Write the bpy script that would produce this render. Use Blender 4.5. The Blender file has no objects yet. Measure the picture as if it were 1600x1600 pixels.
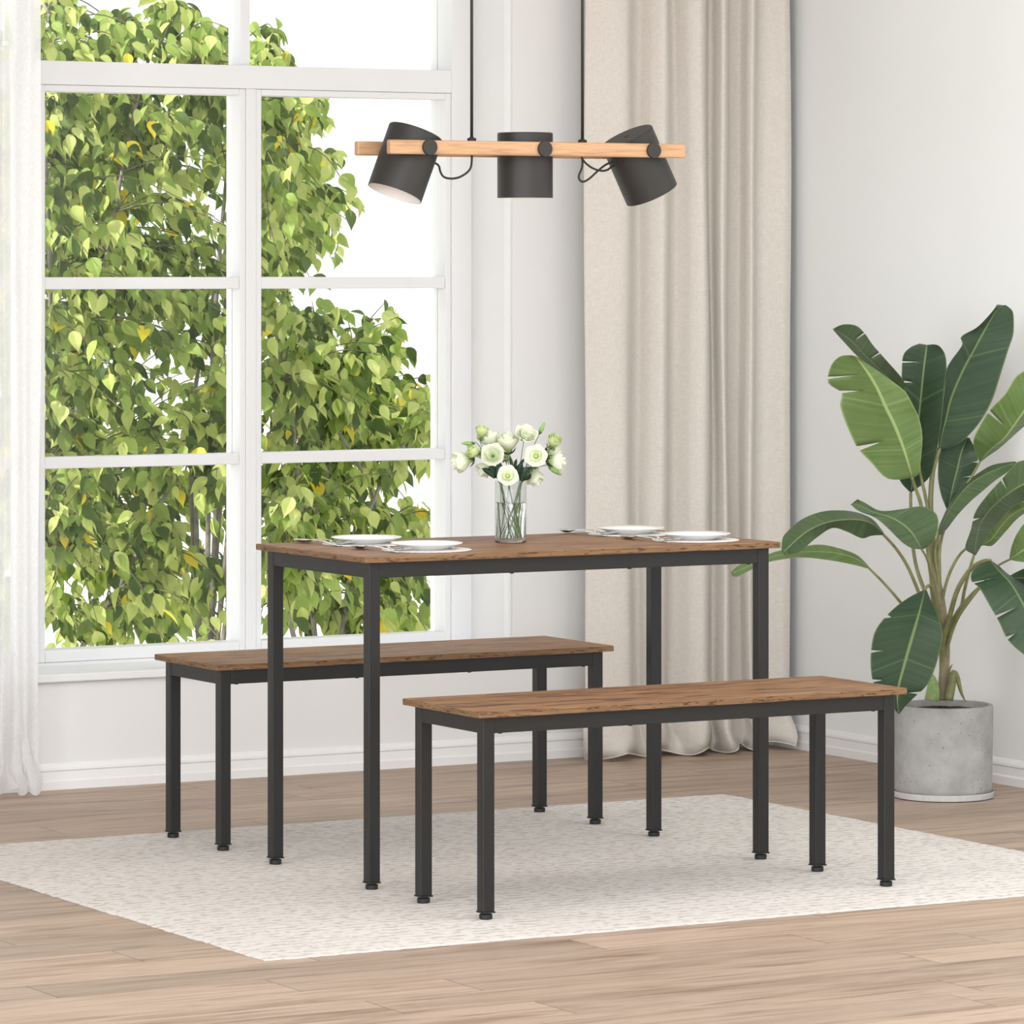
import bpy, bmesh, math, random
import numpy as np
from mathutils import Vector, Matrix

S = bpy.context.scene
COL = S.collection
PI = math.pi

# ------------------------------------------------------------------ camera
F_PX, HOR, CAM_H, YAW = 6962.83, 416.04, 1.398, 0.515
FW = np.array([math.sin(YAW), math.cos(YAW)])
RT = np.array([math.cos(YAW), -math.sin(YAW)])
CXY = -(0.0166 * RT + 10.439 * FW)
CAM = np.array([CXY[0], CXY[1], CAM_H])
cd = bpy.data.cameras.new('camera')
cam = bpy.data.objects.new('camera', cd)
COL.objects.link(cam)
cam.location = CAM
cam.rotation_euler = (PI / 2, 0, -YAW)
cd.sensor_width = 36
cd.lens = F_PX / 1600 * 36
cd.shift_y = -(800 - HOR) / 1600
cd.clip_end = 200
S.camera = cam

# ------------------------------------------------------------------ world, sun, added area lights, exposure
w = bpy.data.worlds.new('world')
S.world = w
w.use_nodes = True
bg = w.node_tree.nodes['Background']
bg.inputs[0].default_value = (0.985, 0.992, 1.0, 1)
bg.inputs[1].default_value = 1.0


def lamp(kind, name, loc, rot, energy, color=(1, 1, 1), **kw):
    l = bpy.data.lights.new(name, kind)
    o = bpy.data.objects.new(name, l)
    COL.objects.link(o)
    o.location = loc
    o.rotation_euler = rot
    l.energy = energy
    l.color = color
    for k, v in kw.items():
        setattr(l, k, v)
    return o


def aim(o, target):
    d = Vector(target) - o.location
    o.rotation_euler = d.to_track_quat('-Z', 'Y').to_euler()


sun = lamp('SUN', 'sun', (-20, 4, 20), (0, 0, 0), 4.0, (1.0, 0.96, 0.88), angle=math.radians(1.5))
aim(sun, (-20 + 10, 4 - 0.3, 20 - 11))
key = lamp('AREA', 'key_added', (-4.6, -8.6, 2.7), (0, 0, 0), 205, (0.96, 0.985, 1.0), size=4.0)  # added soft key light near the camera, out of view
aim(key, (0.2, -0.3, 0.5))
fill = lamp('AREA', 'wall_fill_added', (-9.8, -4.6, 2.4), (0, 0, 0), 420, (0.95, 0.98, 1.0), size=5.0)  # added fill to brighten the walls; no window stands on this side
aim(fill, (1.2, 1.0, 1.0))
top_fill = lamp('AREA', 'top_fill_added', (0.4, -1.3, 2.7), (math.radians(12), 0, 0), 38, (1.0, 0.99, 0.97), size=3.2)  # added overhead fill for rug, curtain and lower wall, not a fixture

S.view_settings.view_transform = 'Standard'
S.view_settings.look = 'None'
S.view_settings.exposure = 0.54
S.view_settings.gamma = 1.0
S.view_settings.use_curve_mapping = False


# ------------------------------------------------------------------ pixel -> place helpers
def ray(x, y):
    u = (x - 800) / F_PX
    v = -(y - HOR) / F_PX
    return np.array([FW[0] + u * RT[0], FW[1] + u * RT[1], v])


def onY(x, y, Y):
    d = ray(x, y)
    return CAM + d * (Y - CAM[1]) / d[1]


def onZ(x, y, Z):
    d = ray(x, y)
    return CAM + d * (Z - CAM[2]) / d[2]


def atD(x, y, D):
    return CAM + ray(x, y) * D


# ------------------------------------------------------------------ materials
def newmat(name):
    m = bpy.data.materials.new(name)
    m.use_nodes = True
    nt = m.node_tree
    nt.nodes.clear()
    out = nt.nodes.new('ShaderNodeOutputMaterial')
    return m, nt, out


class NT:
    """little node builder"""

    def __init__(s, nt):
        s.nt = nt

    def n(s, t, **kw):
        nd = s.nt.nodes.new(t)
        for k, v in kw.items():
            setattr(nd, k, v)
        return nd

    def l(s, a, b):
        s.nt.links.new(a, b)

    def setin(s, sock, v):
        if hasattr(v, 'is_output') or isinstance(v, bpy.types.NodeSocket):
            s.l(v, sock)
        else:
            sock.default_value = v

    def math(s, op, a, b=0.0, c=0.0):
        nd = s.n('ShaderNodeMath', operation=op)
        s.setin(nd.inputs[0], a)
        s.setin(nd.inputs[1], b)
        s.setin(nd.inputs[2], c)
        return nd.outputs[0]

    def mix(s, f, a, b, blend='MIX'):
        nd = s.n('ShaderNodeMix', data_type='RGBA', blend_type=blend)
        s.setin(nd.inputs[0], f)
        s.setin(nd.inputs[6], a)
        s.setin(nd.inputs[7], b)
        return nd.outputs[2]

    def noise(s, vec, scale, detail=4, rough=0.55, dist=0.0):
        nd = s.n('ShaderNodeTexNoise')
        s.l(vec, nd.inputs['Vector'])
        nd.inputs['Scale'].default_value = scale
        nd.inputs['Detail'].default_value = detail
        nd.inputs['Roughness'].default_value = rough
        nd.inputs['Distortion'].default_value = dist
        return nd.outputs['Fac']

    def mapping(s, vec, scale=(1, 1, 1), loc=(0, 0, 0)):
        nd = s.n('ShaderNodeMapping')
        s.l(vec, nd.inputs['Vector'])
        nd.inputs['Scale'].default_value = scale
        s.setin(nd.inputs['Location'], loc)
        return nd.outputs[0]

    def ramp(s, fac, stops, interp='LINEAR'):
        nd = s.n('ShaderNodeValToRGB')
        nd.color_ramp.interpolation = interp
        el = nd.color_ramp.elements
        while len(el) > 1:
            el.remove(el[-1])
        el[0].position = stops[0][0]
        el[0].color = stops[0][1]
        for p, c in stops[1:]:
            e = el.new(p)
            e.color = c
        s.setin(nd.inputs[0], fac)
        return nd.outputs[0]

    def bump(s, h, strength, dist=0.002):
        nd = s.n('ShaderNodeBump')
        nd.inputs['Strength'].default_value = strength
        nd.inputs['Distance'].default_value = dist
        s.l(h, nd.inputs['Height'])
        return nd.outputs[0]

    def bsdf(s, out, color, rough=0.5, normal=None, metal=0.0, spec=0.5):
        nd = s.n('ShaderNodeBsdfPrincipled')
        s.setin(nd.inputs['Base Color'], color)
        s.setin(nd.inputs['Roughness'], rough)
        nd.inputs['Metallic'].default_value = metal
        nd.inputs['Specular IOR Level'].default_value = spec
        if normal is not None:
            s.l(normal, nd.inputs['Normal'])
        if out is not None:
            s.l(nd.outputs[0], out.inputs[0])
        return nd

    def coord(s, kind='Object'):
        return s.n('ShaderNodeTexCoord').outputs[kind]


def srgb(r, g, b):
    f = lambda c: (c / 255 / 12.92) if c / 255 <= 0.04045 else ((c / 255 + 0.055) / 1.055) ** 2.4
    return (f(r), f(g), f(b), 1)


def plain(name, color, rough=0.5, metal=0.0, spec=0.5, nscale=0, namp=0.05, bump=0.0, bscale=200):
    m, nt, out = newmat(name)
    b = NT(nt)
    co = b.coord()
    col = color
    if nscale:
        f = b.noise(co, nscale, 3)
        d = tuple(c * (1 - namp) for c in color[:3]) + (1,)
        e = tuple(min(1, c * (1 + namp)) for c in color[:3]) + (1,)
        col = b.ramp(f, [(0.3, d), (0.7, e)])
    nr = b.bump(b.noise(co, bscale, 2), bump) if bump else None
    b.bsdf(out, col, rough, nr, metal, spec)
    return m


M = {}
M['wall'] = plain('wall_paint', (0.785, 0.785, 0.785, 1), 0.85, spec=0.2, nscale=1.5, namp=0.012, bump=0.03, bscale=350)
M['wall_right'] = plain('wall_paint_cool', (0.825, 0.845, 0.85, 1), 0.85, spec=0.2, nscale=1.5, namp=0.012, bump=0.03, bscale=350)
M['ceiling'] = plain('ceiling_paint', (0.86, 0.86, 0.85, 1), 0.9, spec=0.1, nscale=2, namp=0.01)
M['trim'] = plain('white_trim', (0.83, 0.835, 0.84, 1), 0.45, spec=0.3, nscale=3, namp=0.01)
M['frame'] = plain('window_white', (0.79, 0.80, 0.815, 1), 0.4, spec=0.3, nscale=3, namp=0.01)
M['black'] = plain('black_powder_coat', (0.0125, 0.0122, 0.0118, 1), 0.42, spec=0.38, nscale=30, namp=0.05, bump=0.03, bscale=900)
M['rubber'] = plain('black_rubber', (0.009, 0.009, 0.009, 1), 0.6, nscale=40)
M['shade'] = plain('dark_grey_shade', (0.024, 0.0225, 0.021, 1), 0.5, spec=0.4, nscale=30, namp=0.04)
M['shade_in'] = plain('shade_white_inside', (0.86, 0.83, 0.80, 1), 0.5, nscale=10, namp=0.01)
M['cable'] = plain('black_cable', (0.022, 0.021, 0.02, 1), 0.6, nscale=60, namp=0.1)
M['bulb'] = plain('opal_bulb', (0.93, 0.93, 0.92, 1), 0.2, nscale=5, namp=0.01)
M['china'] = plain('white_china', (0.90, 0.895, 0.88, 1), 0.16, spec=0.5, nscale=4, namp=0.01)
M['steel'] = plain('polished_steel', (0.80, 0.80, 0.79, 1), 0.16, metal=1.0, nscale=20, namp=0.03)
M['stem'] = plain('flower_stem', (0.07, 0.12, 0.04, 1), 0.5, nscale=60, namp=0.2)
M['fleaf'] = plain('flower_leaf', (0.018, 0.05, 0.026, 1), 0.45, nscale=40, namp=0.25)
M['bark'] = plain('grey_bark', (0.25, 0.23, 0.20, 1), 0.9, nscale=30, namp=0.3)
M['twig'] = plain('green_brown_twig', (0.15, 0.15, 0.075, 1), 0.9, nscale=30, namp=0.3)
M['ground'] = plain('pale_paving', (0.72, 0.70, 0.66, 1), 0.9, nscale=2, namp=0.06)
M['soil'] = plain('potting_soil', (0.040, 0.028, 0.022, 1), 0.95, nscale=120, namp=0.6, bump=0.8, bscale=90)
M['saucer'] = plain('pale_saucer', (0.52, 0.525, 0.53, 1), 0.5, nscale=60, namp=0.06)


def wood_top():
    m, nt, out = newmat('rustic_brown_wood')
    b = NT(nt)
    co = b.coord()
    rnd = b.n('ShaderNodeObjectInfo').outputs['Random']
    cmb = b.n('ShaderNodeCombineXYZ')
    b.l(b.math('MULTIPLY', rnd, 7.0), cmb.inputs[0])
    b.l(b.math('MULTIPLY', rnd, 3.0), cmb.inputs[1])
    v1 = b.mapping(co, (3.4, 22, 22), cmb.outputs[0])
    v2 = b.mapping(co, (5, 130, 130), cmb.outputs[0])
    v3 = b.mapping(co, (7.0, 42, 42), cmb.outputs[0])
    n1 = b.noise(v1, 1.0, 5, 0.6, 0.6)
    n2 = b.noise(v2, 1.0, 3, 0.6)
    n3 = b.noise(v3, 1.0, 2, 0.5, 0.3)
    base = b.ramp(n1, [(0.34, srgb(90, 58, 35)), (0.44, srgb(134, 95, 63)), (0.53, srgb(162, 121, 84)), (0.64, srgb(116, 79, 51))])
    col = b.mix(b.math('MULTIPLY', b.ramp(n2, [(0.35, (1, 1, 1, 1)), (0.6, (0, 0, 0, 1))]), 0.35), base, srgb(104, 68, 44), 'MIX')
    dark = b.ramp(n3, [(0.59, (0, 0, 0, 1)), (0.66, (1, 1, 1, 1))])
    col = b.mix(b.math('MULTIPLY', dark, 0.85), col, srgb(58, 34, 20))
    # edge banding: a yellower tone with short dark flecks
    geo = b.n('ShaderNodeNewGeometry')
    sep = b.n('ShaderNodeSeparateXYZ')
    b.l(b.n('ShaderNodeTexCoord').outputs['Normal'], sep.inputs[0])
    side = b.math('LESS_THAN', b.math('ABSOLUTE', sep.outputs[2]), 0.6)
    v4 = b.mapping(co, (42, 42, 260))
    fl = b.ramp(b.noise(v4, 1.0, 2, 0.5), [(0.565, (0, 0, 0, 1)), (0.64, (1, 1, 1, 1))])
    v5 = b.mapping(co, (9, 9, 240))
    ed = b.ramp(b.noise(v5, 1.0, 3), [(0.3, srgb(98, 73, 48)), (0.7, srgb(136, 104, 72))])
    ed = b.mix(b.math('MULTIPLY', fl, 0.85), ed, srgb(58, 34, 20))
    col = b.mix(side, col, ed)
    b.bsdf(out, col, 0.5, b.bump(n2, 0.15, 0.001), spec=0.35)
    return m


M['wood'] = wood_top()


def oak():
    m, nt, out = newmat('light_oak')
    b = NT(nt)
    co = b.coord()
    v = b.mapping(co, (8, 150, 150))
    f = b.noise(v, 1.0, 4, 0.6, 0.3)
    col = b.ramp(f, [(0.3, srgb(160, 122, 90)), (0.55, srgb(194, 156, 120)), (0.75, srgb(174, 134, 100))])
    b.bsdf(out, col, 0.5, spec=0.3)
    return m


M['oak'] = oak()


def floor_mat():
    m, nt, out = newmat('oak_plank_floor')
    b = NT(nt)
    co = b.coord()
    sp = b.n('ShaderNodeSeparateXYZ')
    b.l(co, sp.inputs[0])
    X, Y = sp.outputs[0], sp.outputs[1]
    PW, PL = 0.161, 1.22
    ry = b.math('DIVIDE', b.math('SUBTRACT', Y, 1.012), PW)
    row = b.math('FLOOR', ry)
    fy = b.math('SUBTRACT', ry, row)
    wn = b.n('ShaderNodeTexWhiteNoise', noise_dimensions='1D')
    b.l(row, wn.inputs['W'])
    rx = b.math('ADD', b.math('DIVIDE', X, PL), b.math('MULTIPLY', wn.outputs['Value'], 1.0))
    cx = b.math('FLOOR', rx)
    fx = b.math('SUBTRACT', rx, cx)
    wn2 = b.n('ShaderNodeTexWhiteNoise', noise_dimensions='2D')
    cb = b.n('ShaderNodeCombineXYZ')
    b.l(row, cb.inputs[0])
    b.l(cx, cb.inputs[1])
    b.l(cb.outputs[0], wn2.inputs['Vector'])
    tint = wn2.outputs['Value']
    off = b.n('ShaderNodeCombineXYZ')
    b.l(b.math('MULTIPLY', tint, 31.0), off.inputs[0])
    b.l(b.math('MULTIPLY', tint, 17.0), off.inputs[1])
    g1 = b.noise(b.mapping(co, (1.5, 15, 1), off.outputs[0]), 1.0, 5, 0.62, 1.2)
    g2 = b.noise(b.mapping(co, (5, 75, 1), off.outputs[0]), 1.0, 3, 0.6, 0.3)
    g3 = b.noise(b.mapping(co, (2.4, 26, 1), off.outputs[0]), 1.0, 2, 0.5, 0.8)
    base = b.ramp(g1, [(0.30, srgb(144, 122, 106)), (0.43, srgb(170, 149, 131)), (0.56, srgb(187, 166, 149)), (0.70, srgb(156, 135, 118))])
    col = b.mix(b.math('MULTIPLY', b.ramp(g2, [(0.35, (1, 1, 1, 1)), (0.62, (0, 0, 0, 1))]), 0.22), base, srgb(130, 107, 89))
    knot = b.ramp(g3, [(0.60, (0, 0, 0, 1)), (0.72, (1, 1, 1, 1))])
    col = b.mix(b.math('MULTIPLY', knot, 0.5), col, srgb(112, 84, 66))
    tn = b.ramp(tint, [(0.0, (0.84, 0.84, 0.84, 1)), (1.0, (1.10, 1.09, 1.08, 1))])
    col = b.mix(1.0, col, tn, 'MULTIPLY')
    ex = b.math('LESS_THAN', b.math('MULTIPLY', fx, PL), 0.003)
    ey = b.math('LESS_THAN', b.math('MULTIPLY', fy, PW), 0.0025)
    seam = b.math('MAXIMUM', b.math('MULTIPLY', ex, 0.65), b.math('MULTIPLY', ey, 0.4))
    col = b.mix(seam, col, srgb(84, 64, 50))
    b.bsdf(out, col, b.ramp(g2, [(0, (0.42, 0.42, 0.42, 1)), (1, (0.58, 0.58, 0.58, 1))]), b.bump(g2, 0.08, 0.001), spec=0.35)
    return m


M['floor'] = floor_mat()


def rug_mat():
    m, nt, out = newmat('woven_cream_rug')
    b = NT(nt)
    co = b.coord()
    n1 = b.noise(b.mapping(co, (36, 70, 1)), 1.0, 1, 0.5, 0.4)
    n2 = b.noise(b.mapping(co, (90, 120, 1)), 1.0, 2, 0.6)
    n3 = b.noise(b.mapping(co, (1.6, 2.6, 1)), 1.0, 2, 0.5)
    wv = b.n('ShaderNodeTexWave', wave_type='BANDS', bands_direction='Y')
    b.l(b.mapping(co, (1, 1, 1)), wv.inputs['Vector'])
    wv.inputs['Scale'].default_value = 9
    wv.inputs['Distortion'].default_value = 1.2
    wv.inputs['Detail Scale'].default_value = 12
    h = b.math('ADD', b.math('MULTIPLY', n1, 0.75), b.math('MULTIPLY', wv.outputs['Fac'], 0.14))
    dash = b.ramp(h, [(0.33, (1, 1, 1, 1)), (0.43, (0, 0, 0, 1))])
    base = b.ramp(n2, [(0.3, (0.66, 0.63, 0.605, 1)), (0.7, (0.755, 0.725, 0.70, 1))])
    col = b.mix(b.math('MULTIPLY', dash, 0.62), base, (0.42, 0.375, 0.335, 1))
    big = b.ramp(n3, [(0.3, (0.95, 0.95, 0.945, 1)), (0.7, (1.03, 1.03, 1.03, 1))])
    col = b.mix(1.0, col, big, 'MULTIPLY')
    b.bsdf(out, col, 0.95, b.bump(h, 0.5, 0.004), spec=0.1)
    return m


M['rug'] = rug_mat()


def linen():
    m, nt, out = newmat('beige_linen')
    b = NT(nt)
    co = b.coord()
    a = b.noise(b.mapping(co, (600, 600, 60)), 1.0, 2, 0.5)
    c = b.noise(b.mapping(co, (60, 60, 600)), 1.0, 2, 0.5)
    f = b.math('MULTIPLY', b.math('ADD', a, c), 0.5)
    col = b.ramp(f, [(0.35, (0.68, 0.635, 0.585, 1)), (0.65, (0.80, 0.76, 0.71, 1))])
    p = b.bsdf(None, col, 0.95, b.bump(f, 0.25, 0.001), spec=0.1)
    t = b.n('ShaderNodeBsdfTranslucent')
    b.l(col, t.inputs[0])
    mx = b.n('ShaderNodeMixShader')
    mx.inputs[0].default_value = 0.12
    b.l(p.outputs[0], mx.inputs[1])
    b.l(t.outputs[0], mx.inputs[2])
    b.l(mx.outputs[0], out.inputs[0])
    return m


M['linen'] = linen()


def sheer():
    m, nt, out = newmat('white_sheer')
    b = NT(nt)
    co = b.coord()
    a = b.noise(b.mapping(co, (900, 900, 90)), 1.0, 2, 0.5)
    d = b.n('ShaderNodeBsdfDiffuse')
    d.inputs[0].default_value = (0.93, 0.93, 0.94, 1)
    t = b.n('ShaderNodeBsdfTranslucent')
    t.inputs[0].default_value = (0.93, 0.93, 0.94, 1)
    tr = b.n('ShaderNodeBsdfTransparent')
    m1 = b.n('ShaderNodeMixShader')
    m1.inputs[0].default_value = 0.5
    b.l(d.outputs[0], m1.inputs[1])
    b.l(t.outputs[0], m1.inputs[2])
    m2 = b.n('ShaderNodeMixShader')
    b.l(b.ramp(a, [(0.3, (0.26, 0.26, 0.26, 1)), (0.7, (0.10, 0.10, 0.10, 1))]), m2.inputs[0])
    b.l(m1.outputs[0], m2.inputs[1])
    b.l(tr.outputs[0], m2.inputs[2])
    b.l(m2.outputs[0], out.inputs[0])
    return m


M['sheer'] = sheer()


def facing(b, lo, hi):
    lw = b.n('ShaderNodeLayerWeight')
    lw.inputs[0].default_value = 0.5
    return b.math('ADD', b.math('MULTIPLY', b.math('POWER', lw.outputs['Facing'], 4.0), hi), lo)


def pane_glass():
    m, nt, out = newmat('window_glass')
    b = NT(nt)
    tr = b.n('ShaderNodeBsdfTransparent')
    tr.inputs[0].default_value = (0.985, 0.992, 0.988, 1)
    g = b.n('ShaderNodeBsdfGlossy')
    g.inputs['Roughness'].default_value = 0.02
    fr = facing(b, 0.012, 0.5)
    mx = b.n('ShaderNodeMixShader')
    b.l(fr, mx.inputs[0])
    b.l(tr.outputs[0], mx.inputs[1])
    b.l(g.outputs[0], mx.inputs[2])
    b.l(mx.outputs[0], out.inputs[0])
    return m


M['pane'] = pane_glass()


def clear(name, ior, col):
    m, nt, out = newmat(name)
    b = NT(nt)
    g = b.n('ShaderNodeBsdfGlass')
    g.inputs['Color'].default_value = col
    g.inputs['Roughness'].default_value = 0.0
    g.inputs['IOR'].default_value = ior
    b.l(g.outputs[0], out.inputs[0])
    return m


def thin_glass():
    m, nt, out = newmat('vase_glass')
    b = NT(nt)
    tr = b.n('ShaderNodeBsdfTransparent')
    tr.inputs[0].default_value = (0.95, 0.965, 0.96, 1)
    g = b.n('ShaderNodeBsdfGlossy')
    g.inputs['Roughness'].default_value = 0.01
    fr = facing(b, 0.035, 0.75)
    mx = b.n('ShaderNodeMixShader')
    b.l(fr, mx.inputs[0])
    b.l(tr.outputs[0], mx.inputs[1])
    b.l(g.outputs[0], mx.inputs[2])
    b.l(mx.outputs[0], out.inputs[0])
    return m


M['glass'] = thin_glass()
M['slug'] = clear('vase_base_glass', 1.45, (1, 1, 1, 1))
M['water'] = clear('vase_water', 1.33, (0.985, 0.995, 0.99, 1))


def concrete():
    m, nt, out = newmat('grey_concrete')
    b = NT(nt)
    co = b.coord()
    f = b.noise(co, 14, 5, 0.6)
    col = b.ramp(f, [(0.3, srgb(150, 150, 149)), (0.7, srgb(178, 177, 176))])
    vo = b.n('ShaderNodeTexVoronoi')
    b.l(co, vo.inputs['Vector'])
    vo.inputs['Scale'].default_value = 85
    gate = b.ramp(b.noise(co, 22, 2), [(0.50, (0, 0, 0, 1)), (0.58, (1, 1, 1, 1))])
    pit = b.math('MULTIPLY', b.math('LESS_THAN', vo.outputs['Distance'], 0.17), gate)
    col = b.mix(b.math('MULTIPLY', pit, 0.7), col, srgb(96, 94, 92))
    b.bsdf(out, col, 0.8, b.bump(f, 0.2, 0.002), spec=0.2)
    return m


M['concrete'] = concrete()


def banana_leaf(name, c0, c1, vein):
    m, nt, out = newmat(name)
    b = NT(nt)
    uv = b.coord('UV')
    sp = b.n('ShaderNodeSeparateXYZ')
    b.l(uv, sp.inputs[0])
    au = b.math('ABSOLUTE', sp.outputs[0])
    # lateral veins: fine bands along v that sweep slightly towards the tip
    vv = b.math('SUBTRACT', sp.outputs[1], b.math('MULTIPLY', au, 0.06))
    cb = b.n('ShaderNodeCombineXYZ')
    b.l(vv, cb.inputs[1])
    f = b.noise(b.mapping(cb.outputs[0], (1, 34, 1)), 1.0, 3, 0.7)
    g = b.noise(b.coord(), 9, 2)
    col = b.ramp(b.math('ADD', b.math('MULTIPLY', f, 0.6), b.math('MULTIPLY', g, 0.4)), [(0.32, c0), (0.68, c1)])
    vn = b.ramp(b.noise(b.mapping(cb.outputs[0], (1, 21, 1), (0, 5, 0)), 1.0, 1, 0.5), [(0.655, (0, 0, 0, 1)), (0.68, (1, 1, 1, 1))])
    col = b.mix(b.math('MULTIPLY', vn, 0.35), col, vein)
    mid = b.math('LESS_THAN', au, 0.045)
    col = b.mix(mid, col, vein)
    rim = b.math('GREATER_THAN', au, 0.965)
    col = b.mix(b.math('MULTIPLY', rim, 0.6), col, vein)
    p = b.bsdf(None, col, 0.42, b.bump(f, 0.25, 0.003), spec=0.4)
    t = b.n('ShaderNodeBsdfTranslucent')
    b.l(col, t.inputs[0])
    mx = b.n('ShaderNodeMixShader')
    mx.inputs[0].default_value = 0.15
    b.l(p.outputs[0], mx.inputs[1])
    b.l(t.outputs[0], mx.inputs[2])
    b.l(mx.outputs[0], out.inputs[0])
    return m


M['bl_light'] = banana_leaf('leaf_light', (0.10, 0.175, 0.050, 1), (0.185, 0.275, 0.095, 1), (0.36, 0.47, 0.19, 1))
M['bl_mid'] = banana_leaf('leaf_mid', (0.055, 0.105, 0.043, 1), (0.11, 0.165, 0.078, 1), (0.20, 0.27, 0.12, 1))
M['bl_dark'] = banana_leaf('leaf_dark', (0.026, 0.060, 0.030, 1), (0.060, 0.100, 0.055, 1), (0.16, 0.23, 0.09, 1))
M['stalk'] = plain('leaf_stalk', (0.20, 0.205, 0.085, 1), 0.5, nscale=25, namp=0.25)
M['trunk'] = plain('sheath_trunk', (0.25, 0.205, 0.13, 1), 0.7, nscale=25, namp=0.3)
M['sprout'] = plain('pale_sprout', (0.25, 0.36, 0.12, 1), 0.5, nscale=30, namp=0.35)


def tleaf(name, c0, c1, tr):
    m, nt, out = newmat(name)
    b = NT(nt)
    rnd = b.noise(b.coord(), 7.0, 3)
    col = b.ramp(rnd, [(0.35, c0), (0.65, c1)])
    p = b.bsdf(None, col, 0.55, spec=0.25)
    t = b.n('ShaderNodeBsdfTranslucent')
    b.l(col, t.inputs[0])
    mx = b.n('ShaderNodeMixShader')
    mx.inputs[0].default_value = tr
    b.l(p.outputs[0], mx.inputs[1])
    b.l(t.outputs[0], mx.inputs[2])
    b.l(mx.outputs[0], out.inputs[0])
    return m


M['tl0'] = tleaf('tree_leaf_lime', (0.44, 0.52, 0.12, 1), (0.60, 0.66, 0.24, 1), 0.35)
M['tl1'] = tleaf('tree_leaf_green', (0.21, 0.31, 0.055, 1), (0.34, 0.45, 0.11, 1), 0.35)
M['tl2'] = tleaf('tree_leaf_deep', (0.05, 0.09, 0.018, 1), (0.12, 0.18, 0.04, 1), 0.3)
M['tl3'] = tleaf('tree_leaf_yellow', (0.75, 0.55, 0.03, 1), (0.85, 0.75, 0.08, 1), 0.35)


def petal(name, c_in, c_out, tr=0.35):
    m, nt, out = newmat(name)
    b = NT(nt)
    uv = b.coord('UV')
    sp = b.n('ShaderNodeSeparateXYZ')
    b.l(uv, sp.inputs[0])
    col = b.ramp(sp.outputs[1], [(0.05, c_in), (0.5, c_out)])
    p = b.bsdf(None, col, 0.6, spec=0.2)
    t = b.n('ShaderNodeBsdfTranslucent')
    b.l(col, t.inputs[0])
    mx = b.n('ShaderNodeMixShader')
    mx.inputs[0].default_value = tr
    b.l(p.outputs[0], mx.inputs[1])
    b.l(t.outputs[0], mx.inputs[2])
    b.l(mx.outputs[0], out.inputs[0])
    return m


M['pw'] = petal('white_petal', (0.50, 0.66, 0.20, 1), (0.86, 0.90, 0.75, 1))
M['pg'] = petal('green_petal', (0.33, 0.45, 0.12, 1), (0.66, 0.76, 0.40, 1))
M['eye'] = plain('flower_eye', (0.55, 0.66, 0.08, 1), 0.5, nscale=60, namp=0.2)
M['bud'] = plain('green_bud', (0.20, 0.36, 0.09, 1), 0.5, nscale=60, namp=0.3)


def lace():
    m, nt, out = newmat('pale_woven_mat')
    b = NT(nt)
    co = b.coord()
    wv = b.n('ShaderNodeTexWave', wave_type='RINGS', rings_direction='Z')
    b.l(co, wv.inputs['Vector'])
    wv.inputs['Scale'].default_value = 42
    col = b.ramp(wv.outputs['Fac'], [(0.1, (0.66, 0.645, 0.63, 1)), (0.6, (0.86, 0.85, 0.835, 1))])
    b.bsdf(out, col, 0.9, b.bump(wv.outputs['Fac'], 0.5, 0.002), spec=0.1)
    return m


M['lace'] = lace()


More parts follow.
